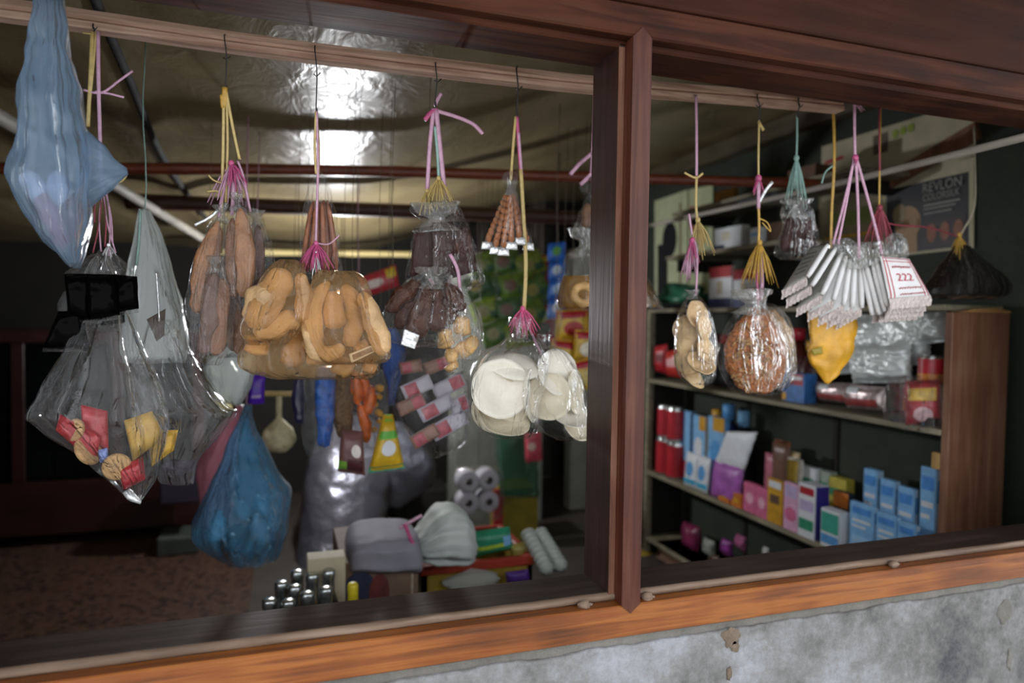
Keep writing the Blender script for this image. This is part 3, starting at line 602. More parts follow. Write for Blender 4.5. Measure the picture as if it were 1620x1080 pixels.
def slices(rows, pieces, label, seed, dy=0, t=.045):
    r = empty('slice_bag', at((rows[-1][1]+rows[-1][2])/2, rows[-1][0], Y+dy), label, 'bag', DG)
    obj('bag_body', loft(Y+dy, rows, t, 36, 30, .2, .4, .004, seed, .92, .9, 26), CRISP, r)
    knot(r, Y+dy, (rows[0][1]+rows[0][2])/2, rows[0][0]+8, 13, 14, seed+400)
    for i, (p, w_, m_) in enumerate(pieces): chunk(r, 'dried_slice', Y+dy, p, w_, m_, 14, 16, .45, .4, seed+i, 26, random.Random(seed+i).uniform(-.01, .01))
slices([(330, 344, 356), (365, 325, 356), (410, 306, 352), (460, 294, 346), (500, 294, 338), (512, 302, 330)], [([(345, 350), (318, 430), (312, 495)], [6, 14, 12], TAN), ([(348, 360), (334, 430), (326, 490)], [5, 12, 10], DRIED)], 'leftmost clear bag of dried slices, tilted outward', 31, -.01)
slices([(312, 370, 382), (338, 358, 400), (390, 352, 406), (440, 352, 406), (480, 362, 398), (492, 368, 392)], [([(380, 330), (388, 400), (386, 470)], [8, 15, 12], TAN), ([(368, 345), (366, 420), (370, 470)], [6, 11, 9], DRIED)], 'upper right clear bag of long tan dried slices', 32, -.02)
slices([(338, 398, 414), (370, 392, 425), (410, 392, 434), (455, 388, 430), (475, 390, 415)], [([(408, 355), (408, 410), (402, 460)], [6, 12, 9], DRIED2)], 'rightmost clear bag of dried slices with a broad empty film edge', 33, .02)
slices([(412, 330, 352), (450, 312, 366), (500, 300, 372), (545, 302, 366), (578, 304, 350)], [([(340, 430), (332, 500), (322, 560)], [8, 15, 12], DRIED2), ([(352, 440), (350, 510), (340, 562)], [8, 13, 10], DRIED)], 'lower left clear bag of dark dried slices with a pointed end', 34, -.035)
slices([(425, 346, 366), (470, 342, 386), (530, 340, 394), (565, 346, 388)], [([(358, 440), (366, 500), (370, 555)], [8, 16, 12], DRIED2), ([(370, 470), (380, 520), (378, 560)], [6, 11, 9], DRIED)], 'lower middle clear bag of greyish dried slices', 35, .01)
obj('film_scrap', loft(Y+.04, [(470, 300, 330), (510, 270, 320), (545, 262, 310), (560, 275, 300)], .02, 24, 14, .3, .6, .006, 40, .8), CRISP, None, True, 'empty crinkled clear film sticking out left of the dried slice bags', 'film')

# ---- bag of brown sticks
Y = 1.60; r = empty('stick_bag', at(507, 440, Y), 'clear tapered bag of upright reddish brown sticks above the fried dough', 'bag')
obj('bag_body', loft(Y, [(272, 500, 508), (285, 492, 518), (320, 482, 528), (360, 476, 536), (410, 473, 541), (432, 472, 542), (441, 476, 538)], .05, 36, 26, .16, .3, .003, 41, .94, .9, 26), CRISP, r)
for i in range(9):
    u = 480+i*6.6; chunk(r, 'brown_stick', Y, [(506+(u-506)*.45, 322+random.uniform(-6, 6)), (506+(u-506)*.8, 375), (u, 430)], [3.4, 4.3, 4.6], STICK, 8, 7, .9, .15, i, 40, .012*math.sin(i*2.1))
rope(r, 'tie_string', Y-.03, [(500, 176), (498, 230), (500, 275)], YEL, 4); rope(r, 'tie_string', Y-.03, [(501, 176), (503, 260), (501, 340), (499, 410)], PINK, 4); rope(r, 'tie_string', Y-.02, [(500, 176), (505, 230), (504, 276)], YEL, 3)
tassel(r, Y-.04, 500, 385, 20, 170, 44, 26, HOT, 2.6, 8); tassel(r, Y-.045, 500, 400, 60, 125, 40, 12, FOILW, 2.6, 9, 'tassel_tips'); rope(r, 'string_end', Y-.04, [(500, 384), (520, 386), (537, 372)], PINK, 2.5)

# ---- fried dough bags
Y = 1.54; FG = 'clear bags of fried dough'
def dough(rows, pieces, label, seed, dy=0, t=.08):
    r = empty('fried_dough_bag', at((rows[-1][1]+rows[-1][2])/2, rows[-1][0], Y+dy), label, 'bag', FG)
    obj('bag_body', loft(Y+dy, rows, t, 44, 34, .16, .35, .004, seed, .9, .88, 20), OILY, r)
    for i, (p, w_, m_) in enumerate(pieces): chunk(r, 'fried_dough_piece', Y+dy, p, w_, m_, 16, 18, .8, .34, seed+i, 38, [0, .012, -.012, .02][i % 4])
    return r
dough([(410, 446, 470), (422, 428, 482), (460, 402, 486), (505, 382, 486), (528, 380, 472), (545, 394, 452)], [([(455, 428), (424, 470), (400, 520)], [16, 28, 20], FRY), ([(400, 522), (435, 518), (472, 498)], [14, 19, 15], FRY), ([(474, 432), (481, 468), (480, 510)], [10, 14, 13], FRY2)], 'left clear bag of fat fried dough pieces', 51, -.02)
dough([(428, 505, 560), (445, 492, 580), (490, 480, 596), (535, 484, 612), (565, 505, 618), (576, 520, 600)], [([(520, 446), (498, 482), (494, 528), (505, 556), (530, 556), (542, 545)], [11, 15, 16, 15, 13, 10], FRY), ([(545, 450), (560, 500), (552, 548)], [13, 16, 14], FRY2), ([(572, 462), (594, 515), (608, 562)], [11, 17, 14], FRY), ([(560, 556), (585, 545)], [13, 11], FRY2), ([(525, 460), (530, 520)], [12, 18], FRY2)], 'right clear bag of curled fried dough pieces', 52, -.03)
r = dough([(505, 420, 500), (530, 390, 540), (560, 375, 590), (585, 385, 600), (600, 440, 580)], [([(412, 530), (404, 562)], [20, 17], FRY), ([(470, 515), (460, 580)], [17, 20], FRY2), ([(490, 530), (510, 575)], [15, 20], FRY), ([(530, 570), (555, 590)], [17, 15], FRY), ([(575, 575), (595, 585)], [12, 9], FRY2)], 'lower flat clear bag of fried dough under the other two', 53, .03)
packet('t', [(552, 560), (590, 545), (594, 556), (556, 574)], Y-.03, col('#d8cfc0', .4, .1, 60, key='paper'), .002, [(.1, .2, .9, .8, col('#8a6f5c', .5, .5, 200, key='print'), 'barcode')], root=r)

# ---- dark tamarind slabs and dried fruit bags
Y = 1.60; s0 = empty('string_bundle', at(690, 320, Y), 'pink ribbon strings with a loose bow over the dark tamarind bag', 'string')
for p, m_, w_ in (([(686, 172), (680, 230), (676, 300)], PINK, 7), ([(690, 172), (697, 240), (704, 310)], PINK, 8), ([(688, 200), (692, 240), (694, 280)], MINT, 5), ([(688, 168), (692, 158), (698, 148)], PINK, 6), ([(686, 174), (720, 184), (748, 196), (764, 212)], PINK, 7), ([(672, 190), (682, 178), (692, 174)], HOT, 8)): rope(s0, 'string', Y, p, m_, w_)
tassel(s0, Y-.01, 694, 282, 20, 160, 46, 18, YEL, 2.4, 11); tassel(s0, Y, 676, 302, 30, 150, 36, 10, YEL, 2.4, 12)
r = empty('tamarind_bag', at(705, 452, Y), 'wide clear bag of dark brown tamarind slabs under the pink ribbon', 'bag')
obj('bag_body', loft(Y, [(312, 672, 706), (330, 650, 728), (348, 664, 734), (362, 656, 744), (400, 648, 754), (440, 642, 766), (454, 652, 758)], .07, 44, 34, .2, .35, .004, 61, .92, .88, 24), CRISP, r)
knot(r, Y-.02, 690, 345, 40, 24, 501)
for i, (q, dy) in enumerate([([(655, 362), (690, 355), (686, 432), (648, 438)], .01), ([(684, 352), (716, 350), (722, 436), (684, 434)], -.012), ([(712, 356), (744, 360), (756, 428), (716, 440)], .005)]):
    mb, S = pillow([at(*p, Y+dy) for p in q], .022, 10, 10, .02, .005, 60+i); obj('tamarind_slab', mb, SLAB, r)
Y = 1.56; r = empty('dried_fruit_bag', at(668, 548, Y), 'clear bag of long glossy dark brown dried fruit, fanned out', 'bag')
obj('bag_body', loft(Y, [(425, 668, 704), (442, 646, 716), (470, 618, 732), (505, 604, 738), (535, 612, 730), (550, 640, 690)], .08, 44, 32, .2, .4, .005, 62, .88, .88, 24), CRISP, r)
for i, (a, b, w_) in enumerate([((664, 446), (612, 492), 13), ((668, 450), (626, 518), 14), ((676, 452), (664, 535), 15), ((688, 450), (690, 525), 14), ((698, 450), (716, 512), 14), ((704, 448), (732, 492), 12), ((680, 455), (645, 532), 11), ((694, 460), (704, 522), 11)]):
    chunk(r, 'dried_fruit', Y, [a, ((a[0]+b[0])/2+(3 if i % 2 else -3), (a[1]+b[1])/2), b], [w_*.6, w_, w_*.8], DATE, 14, 16, .85, .6, 70+i, 42, .018*math.sin(i*1.9))
knot(r, Y-.02, 684, 440, 26, 18, 502)
packet('t', [(640, 520), (664, 530), (656, 552), (634, 545)], Y-.03, FOILW, .003, root=r)
for k, (rows, pcs, lb) in enumerate([([(462, 722, 740), (490, 710, 758), (530, 704, 766), (562, 716, 756), (570, 724, 748)], [([(735, 500), (730, 530)], [13, 17]), ([(735, 540), (752, 552)], [16, 15]), ([(722, 545), (742, 562)], [12, 11])], 'clear bag of pale ginger knobs, right of the dried fruit'), ([(500, 690, 712), (530, 690, 732), (565, 698, 738), (592, 706, 732)], [([(700, 520), (708, 550)], [12, 16]), ([(704, 562), (724, 560)], [12, 12]), ([(712, 575), (718, 585)], [11, 8])], 'lower clear bag of ginger knobs below the dried fruit')]):
    r = empty('ginger_bag', at(rows[-1][1], rows[-1][0], Y), lb, 'bag', 'bags of ginger'); obj('bag_body', loft(Y+.01, rows, .06, 32, 22, .2, .4, .004, 80+k, .9), CRISP, r)
    for i, (p, w_) in enumerate(pcs): chunk(r, 'ginger_knob', Y+.01, p, w_, GINGER, 12, 9, .9, .45, 90+k*5+i, 30)
    knot(r, Y, rows[0][1]+8, rows[0][0]+6, 15, 14, 503+k)
    rope(r, 'tie_string', Y, [(rows[0][1]+6, rows[0][0]+2), (rows[0][1]+2, rows[0][0]-35), (rows[0][1]-10, rows[0][0]-60)], PINK, 6)

# ---- peanut sachets
Y = 1.58; s0 = empty('string_bundle', at(830, 490, Y), 'yellow and pink string from peanut sachets down to a pink tassel', 'string')
rope(s0, 'string', Y, [(816, 184), (812, 230), (808, 285)], YEL, 5); rope(s0, 'string', Y, [(818, 184), (821, 230), (824, 272)], HOT, 6); rope(s0, 'string', Y, [(820, 210), (823, 250), (825, 275)], PINK, 6)
rope(s0, 'string', Y, [(824, 268), (828, 340), (832, 420), (829, 490)], YEL, 7)
tassel(s0, Y, 827, 488, 15, 165, 44, 22, col('#d25a86', .35, .2, 80, key='twine'), 2.8, 14); rope(s0, 'string', Y, [(828, 492), (838, 520), (856, 560)], PINK, 4); rope(s0, 'string', Y, [(826, 492), (822, 510), (818, 530)], PINK, 4)
for i in range(6):
    ub = 770+i*13; vb = 384+8*math.sin(i*1.3)+(6 if i in (2, 3) else 0); dy = [.012, -.006, -.014, -.016, -.004, .012][i]
    q = [(804+i*1.4, 292), (809+i*1.4, 292), (ub+8, vb), (ub-6, vb)]
    r = empty('peanut_sachet', at(ub, vb+8, Y+dy), ['leftmost', 'second from left', 'third from left', 'third from right', 'second from right', 'rightmost'][i]+' slim peanut sachet in the fanned bunch by the yellow string', 'sachet', 'fanned peanut sachets')
    mb, S = pillow([at(*p, Y+dy) for p in q], .016, 6, 14, .03, .001, i); obj('wrapper', mb, CRISP, r)
    for k in range(8):
        t = .22+.74*k/7.5; c = at(807+(ub-807)*t, 292+(vb-292)*t, Y+dy); s = mpp(c); mb = MB(); mb.ball(c, s*(4+3.4*t), (.8, .6, 1), .3, i*9+k, 8, 6); obj('peanut', mb, NUT, r)
    mb, S = pillow([at(*p, Y+dy) for p in ((ub-7, vb-2), (ub+9, vb-1), (ub+10, vb+11), (ub-9, vb+10))], .004, 8, 4, .01, .002, i); obj('seal', mb, FOILW, r)
obj('film_scrap', loft(Y, [(272, 802, 822), (286, 795, 820), (300, 800, 816)], .03, 20, 10, .4, 1, .004, 44, 1), CRISP, None, True, 'gathered clear film knot on top of the peanut sachets', 'film')

# ---- white cracker bags
Y = 1.55
def disc(root, name, c, rad, axis, mat, cup=.25, seed=0, th=.004):
    """a warped round cracker"""
    ax = Vector(axis).normalized(); q = ax.to_track_quat('Z', 'Y').to_matrix(); mb = MB(); n, m = 26, 7; vs = []
    for sgn in (1, -1):
        for i in range(m+1):
            for k in range(n):
                th_ = 2*math.pi*k/n; rr = rad*i/m*(1+.06*noise.noise(Vector((math.cos(th_)*1.5+seed, math.sin(th_)*1.5, 0))))
                z = cup*rad*((i/m)**2-.3)+.10*rad*noise.noise(Vector((rr*math.cos(th_)/rad*1.6+seed*2, rr*math.sin(th_)/rad*1.6, 3)))+sgn*th/2*(1 if i < m else .3)
                vs.append(np.array(c)+np.array(q @ Vector((rr*math.cos(th_), rr*math.sin(th_), z))))
    o = (m+1)*n; fs = []
    for i in range(m):
        for k in range(n):
            a, b, cc, d = i*n+k, i*n+(k+1) % n, (i+1)*n+(k+1) % n, (i+1)*n+k
            fs += [(a, d, cc, b), (o+a, o+b, o+cc, o+d)]
    fs += [(m*n+k, o+m*n+k, o+m*n+(k+1) % n, m*n+(k+1) % n) for k in range(n)]
    return obj(name, mb.add(vs, fs), mat, root)
def crackers(rows, ds, label, seed, dy=0, t=.13):
    r = empty('cracker_bag', at((rows[-1][1]+rows[-1][2])/2, rows[-1][0], Y+dy), label, 'bag', 'bags of white crackers')
    obj('bag_body', loft(Y+dy, rows, t, 48, 36, .14, .3, .004, seed, .9, .85, 18), CLEAR, r)
    for i, (u, v, rp, ax, cup, m_, y) in enumerate(ds):
        c = at(u, v, Y+dy+y); disc(r, 'white_cracker', c, mpp(c)*rp, ax, m_, cup, seed+i)
    return r
r = crackers([(528, 808, 838), (545, 790, 862), (562, 760, 868), (600, 742, 862), (645, 742, 852), (680, 758, 848), (694, 778, 834)],
         [(790, 615, 48, (-.1, -1, .15), .3, WHITEC, 0), (835, 625, 44, (.8, -.6, .1), .3, WHITEC, .01), (795, 672, 42, (.1, -.5, .9), .35, WHITEC2, .01), (815, 572, 42, (.0, -.5, .9), -.25, WHITEC, .02), (790, 640, 46, (-.2, -1, -.2), .3, WHITEC2, .03)], 'left clear bag of large curled white crackers under the pink tassel', 101)
obj('film_knot', loft(Y, [(502, 806, 842), (516, 808, 838), (530, 812, 832), (540, 806, 840)], .04, 24, 12, .5, 1, .004, 45, 1), CRISP, r)
r = crackers([(545, 848, 872), (562, 848, 896), (600, 846, 918), (640, 838, 926), (675, 850, 932), (696, 880, 940)],
         [(880, 590, 38, (.2, -1, .3), .3, WHITEC, 0), (868, 628, 38, (-.4, -1, .2), .35, WHITEC2, -.01), (895, 655, 40, (.2, -.6, .8), .35, WHITEC, .0), (905, 620, 36, (.7, -.7, .1), .3, WHITEC2, .02), (910, 672, 30, (.3, -.8, .5), .3, WHITEC2, .02)], 'right clear bag of curled white crackers beside the middle post', 102, .02)
obj('film_knot', loft(Y+.02, [(528, 850, 872), (540, 853, 868), (552, 848, 880)], .04, 20, 10, .5, 1, .004, 46, 1), CRISP, r)

# ---- oil bag behind the middle post
Y = 1.80; r = empty('oil_bag', at(960, 492, Y), 'clear knotted bag of yellow oil, partly hidden by the middle post', 'bag')
obj('bag_body', loft(Y, [(352, 912, 950), (372, 905, 962), (385, 918, 956), (402, 896, 985), (435, 886, 1020), (470, 878, 1040), (490, 880, 1048)], .11, 44, 30, .16, .4, .004, 111, .97, .85, 22), CRISP, r)
knot(r, Y-.02, 928, 384, 30, 24, 506)
OIL = film('#d9a514', .35, .3, .05, 'cooking_oil', .1, 8, '#b98a10'); obj('oil', loft(Y, [(436, 892, 1014), (455, 886, 1030), (475, 883, 1040), (487, 886, 1042)], .10, 36, 12, .05, 1, .001, 112, 1, .85), OIL, r)
for i, (u, v) in enumerate([(922, 466), (1000, 470), (965, 475)]):
    mb = MB(); c = at(u, v, Y-.04); s = mpp(c); mb.tube([c+np.array([math.cos(a)*s*15, -.004*math.sin(2*a), math.sin(a)*s*14]) for a in np.linspace(0, 6.2, 18)], s*7, 8, 1, .2, i, 40); obj('dough_ring', mb, GINGER, r)
r2 = empty('snack_bag', at(932, 372, Y), 'clear bag of brown snacks above the oil bag, cut by the middle post', 'bag')
obj('bag_body', loft(Y, [(280, 922, 946), (296, 916, 956), (312, 926, 950), (340, 916, 968), (368, 912, 972)], .07, 32, 22, .2, .4, .004, 113, .95), CRISP, r2)
for i, (a, b) in enumerate([((930, 322), (926, 362)), ((942, 320), (944, 364)), ((954, 322), (960, 360))]): chunk(r2, 'brown_snack', Y, [a, b], [7, 9], [DRIED, TAN, DRIED2][i], 9, 8, .8, .3, i, 40)
rope(r2, 'tie_string', Y-.02, [(930, 282), (918, 292), (940, 270), (968, 240), (975, 225)], PINK, 6); rope(r2, 'tie_string', Y-.02, [(902, 276), (918, 258), (940, 240)], PINK, 7)
rope(r2, 'tie_string', Y, [(934, 282), (938, 210), (940, 132)], PINK, 5, Y2=YB)

# ================================================================== right half of the window
Y = 1.56; r = empty('puff_bag', at(1103, 608, Y), 'clear slim bag of pale tan puffed crackers, first right of the middle post', 'bag')
obj('bag_body', loft(Y, [(462, 1092, 1100), (474, 1084, 1110), (500, 1074, 1124), (540, 1070, 1132), (580, 1072, 1131), (602, 1082, 1126), (609, 1092, 1118)], .08, 40, 30, .1, .3, .003, 121, .93, .88, 20), CLEAR, r)
for i, (u, v, rp, ax) in enumerate([(1098, 498, 20, (.2, -1, .2)), (1090, 520, 22, (-.4, -1, .2)), (1108, 518, 19, (.5, -1, .1)), (1096, 545, 23, (.1, -1, -.1)), (1112, 556, 20, (.4, -1, .4)), (1088, 570, 19, (-.5, -1, .2)), (1106, 578, 22, (0, -.7, .7)), (1100, 594, 19, (.3, -.6, .8))]):
    c = at(u, v, Y+[0, .015, -.012, .02][i % 4]); disc(r, 'puffed_cracker', c, mpp(c)*rp*1.1, ax, PUFF, .5*(-1)**i, 130+i, .007)
knot(r, Y, 1096, 466, 9, 8, 511); rope(r, 'tie_string', Y, [(1101, 150), (1102, 210), (1102, 280)], PINK, 5); rope(r, 'tie_string', Y, [(1102, 278), (1101, 320), (1103, 350)], YEL, 5); rope(r, 'string_end', Y, [(1083, 273), (1092, 278), (1102, 281), (1112, 274)], YEL, 4)
tassel(r, Y, 1104, 348, 40, 130, 60, 16, YEL, 2.8, 21); rope(r, 'tie_string', Y, [(1090, 338), (1095, 370), (1103, 400), (1101, 468)], PINK, 4); tassel(r, Y, 1094, 382, 60, 125, 60, 14, PINK, 2.8, 22); tassel(r, Y-.01, 1095, 380, 50, 125, 34, 8, HOT, 3, 23)

r = empty('crisp_noodle_bag', at(1200, 622, Y), 'clear bag holding a big round cake of crisp brown noodles', 'bag')
obj('bag_body', loft(Y, [(455, 1180, 1208), (470, 1158, 1212), (484, 1182, 1212), (500, 1160, 1226), (540, 1140, 1248), (580, 1140, 1254), (612, 1156, 1244), (626, 1176, 1226)], .08, 44, 34, .15, .3, .004, 122, .93, .85, 20), CLEAR, r)
knot(r, Y-.01, 1190, 478, 32, 20, 510)
mb = MB(); rnd = random.Random(4); cen = at(1199, 560, Y); s = mpp(cen)
rows = [(487, 1190, 1206), (505, 1172, 1220), (540, 1150, 1238), (575, 1148, 1242), (605, 1162, 1234), (622, 1184, 1216)]
obj('noodle_cake', loft(Y, rows, .055, 60, 40, .02, .3, .005, 123, 1, .9, 60), RUSK, r)
for i in range(170):
    a = rnd.uniform(0, 6.28); q = math.sqrt(rnd.random()); u = 1196+q*44*math.cos(a); v = 561+q*60*math.sin(a)
    if not (1150+abs(v-575)*.35 < u < 1240-abs(v-575)*.4): continue
    d = rnd.uniform(0, 3.14); l = rnd.uniform(3, 7); yy = Y-.030*math.sqrt(max(.1, 1-q*q))-.003
    mb.tube([at(u-math.cos(d)*l, v-math.sin(d)*l, yy+.004), at(u, v, yy), at(u+math.cos(d)*l, v+math.sin(d)*l, yy+.004)], s*1.5, 5)
obj('noodle_strands', mb, RUSK2, r, kind='stuff')
r2 = empty('crisp_noodle_bag', at(1240, 600, Y+.06), 'second bag of paler crisp noodles peeking out behind the brown noodle cake', 'bag')
obj('bag_body', loft(Y+.06, [(480, 1205, 1220), (500, 1200, 1245), (540, 1192, 1256), (590, 1195, 1258), (612, 1205, 1250)], .06, 32, 22, .15, .3, .004, 124, .9), CLEAR, r2)
obj('noodle_cake', loft(Y+.06, [(492, 1206, 1228), (520, 1200, 1248), (550, 1196, 1253), (585, 1200, 1240)], .05, 40, 24, .03, .3, .005, 125, 1, .9, 60), RUSK2, r2)
for p, m_, w_ in (([(1201, 190), (1200, 240), (1200, 280)], YEL, 4), ([(1199, 278), (1200, 300), (1200, 330)], PINK, 7), ([(1200, 325), (1201, 360), (1200, 390)], GOLD, 5), ([(1200, 345), (1214, 352), (1219, 366), (1206, 352)], GOLD, 2.5), ([(1200, 192), (1208, 206)], YEL, 6), ([(1201, 320), (1212, 300), (1222, 288)], FOILW, 6)): rope(r, 'tie_string', Y, p, m_, w_)
tassel(r, Y, 1202, 384, 45, 140, 70, 22, GOLD, 3, 25); tassel(r, Y, 1200, 282, 40, 140, 26, 8, HOT, 3.5, 26); rope(r, 'tie_string', Y, [(1200, 400), (1198, 440), (1200, 485)], HOT, 5); rope(r, 'tie_string', Y, [(1203, 400), (1206, 440), (1204, 475)], PINK, 7)

# ---- fanned white paper sachets
Y = 1.48; PAPER = col('#e3e1e0', .45, .05, 30, .15, key='white_paper'); PAPERG = col('#8f8d86', .4, .15, 40, .2, .3, key='foil_paper'); REDINK = col('#b8243c', .5, .1, 60, key='ink'); GREYINK = col('#5d5b57', .5, .2, 60, key='ink')
CR = col('#c6b8b2', .3, .15, 60, .5, .4, key='crimped_foil', bscale=120)
G1 = 'fanned white paper sachets on pink strings'
Tn = [(1309, 387), (1322, 392), (1331, 400), (1338, 405), (1345, 410), (1352, 413), (1361, 415)]; Bn = [(1277, 438), (1284, 452), (1300, 466), (1318, 474), (1334, 482), (1348, 486), (1363, 487)]
def sachet(T_, B_, dx, dB, y0, y1, label, seed, face, seal_mat=CR):
    """one slim sachet: near edge T-B, its face running dx pixels to the side and away"""
    q = [(T_[0]+dx[0], T_[1]+dx[1]), T_, B_, (B_[0]+dB[0], B_[1]+dB[1])]; ys = [y1, y0, y0, y1]
    if dx[0] > 0: q = [q[1], q[0], q[3], q[2]]; ys = [y0, y1, y1, y0]
    C = [at(*p, y) for p, y in zip(q, ys)]; r = empty('paper_sachet', (C[2]+C[3])/2, label, 'sachet', G1)
    mb, S = pillow(C, .014, 12, 12, .03, .001, seed); obj('wrapper', mb, face, r)
    e = MB(); s = mpp(C[0]); a, b = at(*T_, y0-.004), at(*B_, y0-.004); sg = -1 if dx[0] > 0 else 1
    e.tube([a+(b-a)*k/8+np.array([sg*.001, 0, 0]) for k in range(9)], [s*k for k in (2.5, 3.6, 4, 4.2, 4.2, 4.2, 4.2, 4, 3.2)], 8, .9, .1, seed); obj('folded_edge', e, PAPER, r)
    down = np.array([0, 0, -.022]); z = MB(); K = 14; P0 = [C[3]+(C[2]-C[3])*k/K for k in range(K+1)]
    z.grid([[p+np.array([0, .0015*(-1)**k, .001]) for k, p in enumerate(P0)], [p+down*.5+np.array([0, -.0018*(-1)**k, 0]) for k, p in enumerate(P0)], [p+down*(1+.12*(k % 2))+(p-(C[2]+C[3])/2)*.05 for k, p in enumerate(P0)]]); obj('crimped_seal', z, seal_mat, r)
    return r, S
nm = ['front', 'second', 'third', 'fourth', 'fifth', 'sixth', 'seventh']
for k in range(7):
    r, S = sachet(Tn[k], Bn[k], (-26, 3), (-40, 22), Y+.010*k, Y+.05+.010*k, f'{nm[k]} sachet from the left in the left fan of white paper sachets', 140+k, PAPERG if k < 3 else PAPER)
    if k == 0:
        for j in range(5): obj('print_line', patch(S, .22+.03*j, .22+.13*j, .78, .27+.13*j, .0012, 5, 1), GREYINK, r.children[0])
T2 = [(1366, 424), (1371, 420), (1380, 414), (1386, 408)]; B2 = [(1380, 498), (1391, 497), (1400, 492), (1404, 484)]
for k in range(4):
    r, S = sachet(T2[k], B2[k], (38, 0), (60, -4), Y+.05-.012*k, Y+.07-.012*k, ['rearmost white sachet of the right fan, behind the red printed one', 'third white sachet back in the right fan', 'second white sachet back in the right fan', 'white sachet right behind the red printed one'][k], 150+k, PAPER)
q = [(1392, 405), (1438, 409), (1472, 468), (1406, 474)]; C = [at(*p, Y+a) for p, a in zip(q, (-.01, .0, 0, -.01))]
r = empty('paper_sachet', (C[2]+C[3])/2, 'white sachet printed 222 in red, front of the right fan', 'sachet', G1)
mb, S = pillow(C, .012, 14, 14, .02, .0006, 160); wr = obj('wrapper', mb, PAPER, r)
obj('lettering', text_mb('222', S, .28, .40, .72, .58, .002), REDINK, wr)
for a in (.05, .13, .87, .95): obj('print_line', patch(S, a-.010, .02, a+.010, .98, .0012, 1, 14), REDINK, wr)
for b in (.03, .11): obj('print_line', patch(S, .05, b-.008, .95, b+.008, .0012, 14, 1), REDINK, wr)
def scribble(S, a0, a1, b, hgt, n, seed):
    """a line of small looped script, too small to read in the photo"""
    mb = MB(); rnd = random.Random(seed); P = []
    for i in range(n*4+1):
        t = i/(n*4); P.append(S(a0+(a1-a0)*t+.006*math.cos(i*1.6), b+hgt*.5*math.sin(i*1.57)*rnd.uniform(.5, 1), 1, .0022))
    mb.tube(P, .0009, 4); return mb
obj('script_line', scribble(S, .22, .8, .24, .07, 9, 1), REDINK, wr); obj('script_line', scribble(S, .25, .85, .75, .06, 9, 2), REDINK, wr); obj('script_line', scribble(S, .25, .88, .90, .05, 10, 3), REDINK, wr)
K = 16; z = MB(); P0 = [C[3]+(C[2]-C[3])*k/K for k in range(K+1)]
z.grid([[p+np.array([0, .002*(-1)**k-.003, .002]) for k, p in enumerate(P0)], [p+np.array([0, -.002*(-1)**k-.003, -.012]) for k, p in enumerate(P0)], [p+np.array([0, -.003, -.026-.003*(k % 2)]) for k, p in enumerate(P0)]]); obj('crimped_seal', z, CR, r)
s0 = empty('string_bundle', at(1353, 380, Y), 'pink twine splitting into four strands above the fanned white sachets', 'string')
rope(s0, 'string', Y, [(1352, 150), (1352, 205), (1353, 250)], PINK, 6)
for a, b, w_ in (((1352, 248), (1318, 386), 5), ((1351, 250), (1326, 386), 5), ((1354, 250), (1359, 410), 6), ((1355, 250), (1396, 404), 6)): rope(s0, 'string', Y, [a, ((a[0]+b[0])/2+1, (a[1]+b[1])/2), b], PINK, w_)
tassel(s0, Y, 1352, 166, -10, 60, 20, 6, PINK, 1.8, 31); tassel(s0, Y, 1353, 250, 60, 120, 12, 5, HOT, 3.5, 32)
for k, rows in enumerate([[(378, 1318, 1340), (392, 1312, 1366), (410, 1330, 1368), (425, 1345, 1366)], [(382, 1362, 1394), (400, 1356, 1398), (420, 1362, 1388)], [(368, 1412, 1424), (380, 1404, 1430), (396, 1402, 1432), (408, 1404, 1434)]]):
    obj('film_scrap', loft(Y+.01, rows, .04, 24, 14, .4, 1, .005, 170+k, 1, .9, 30), KNOT, None, True, ['crumpled clear film on top of the left fan of white sachets', 'crumpled clear film between the two fans of white sachets', 'shiny bunched film behind the sachet printed 222'][k], 'film')

# ---- yellow paper bag, dark bag on mint string, dim bags farther right
Y = 1.62; r = empty('yellow_snack_bag', at(1308, 605, Y), 'yellow crumpled bag hanging below the fanned white sachets', 'bag')
obj('bag_body', loft(Y, [(470, 1282, 1345), (500, 1279, 1352), (530, 1282, 1352), (560, 1280, 1346), (585, 1292, 1330), (606, 1304, 1312)], .05, 36, 26, .25, .6, .007, 181, .95, .9, 26), col('#d39b28', .35, .25, 18, .6, key='yellow_film', bscale=25), r)
rope(r, 'tie_string', Y, [(1318, 160), (1320, 250), (1316, 330), (1314, 400), (1312, 472)], GOLD, 6); rope(r, 'string_end', Y, [(1318, 262), (1306, 272), (1300, 290)], MINT, 3)
packet('p', [(1283, 552), (1300, 548), (1302, 560), (1286, 562)], Y-.028, col('#8d7a1a', .4), .004, root=r)
Y = 1.62; r = empty('dark_snack_bag', at(1262, 410, Y), 'clear bag of dark dried snacks tied with mint green string', 'bag')
obj('bag_body', loft(Y, [(318, 1245, 1275), (332, 1238, 1284), (360, 1240, 1290), (395, 1228, 1296), (412, 1232, 1290)], .07, 36, 24, .2, .35, .005, 182, .9, .88, 26), CRISP, r)
knot(r, Y-.01, 1260, 330, 24, 16, 512)
for i, (a, b, w_) in enumerate([((1252, 342), (1240, 398), 11), ((1264, 340), (1262, 402), 13), ((1274, 342), (1283, 396), 11)]): chunk(r, 'dark_snack', Y, [a, b], [w_*.7, w_], SLAB, 10, 9, .7, .3, 190+i, 40)
rope(r, 'tie_string', Y, [(1261, 182), (1261, 220), (1260, 250)], MINT, 4); tassel(r, Y, 1260, 250, 62, 118, 72, 12, MINT, 3, 35); tassel(r, Y, 1258, 326, 10, 170, 24, 12, FOILW, 2.2, 36)
r = empty('string_bundle', at(1397, 390, 1.62), 'dark red tassel on a yellow string behind the sachet printed 222', 'string')
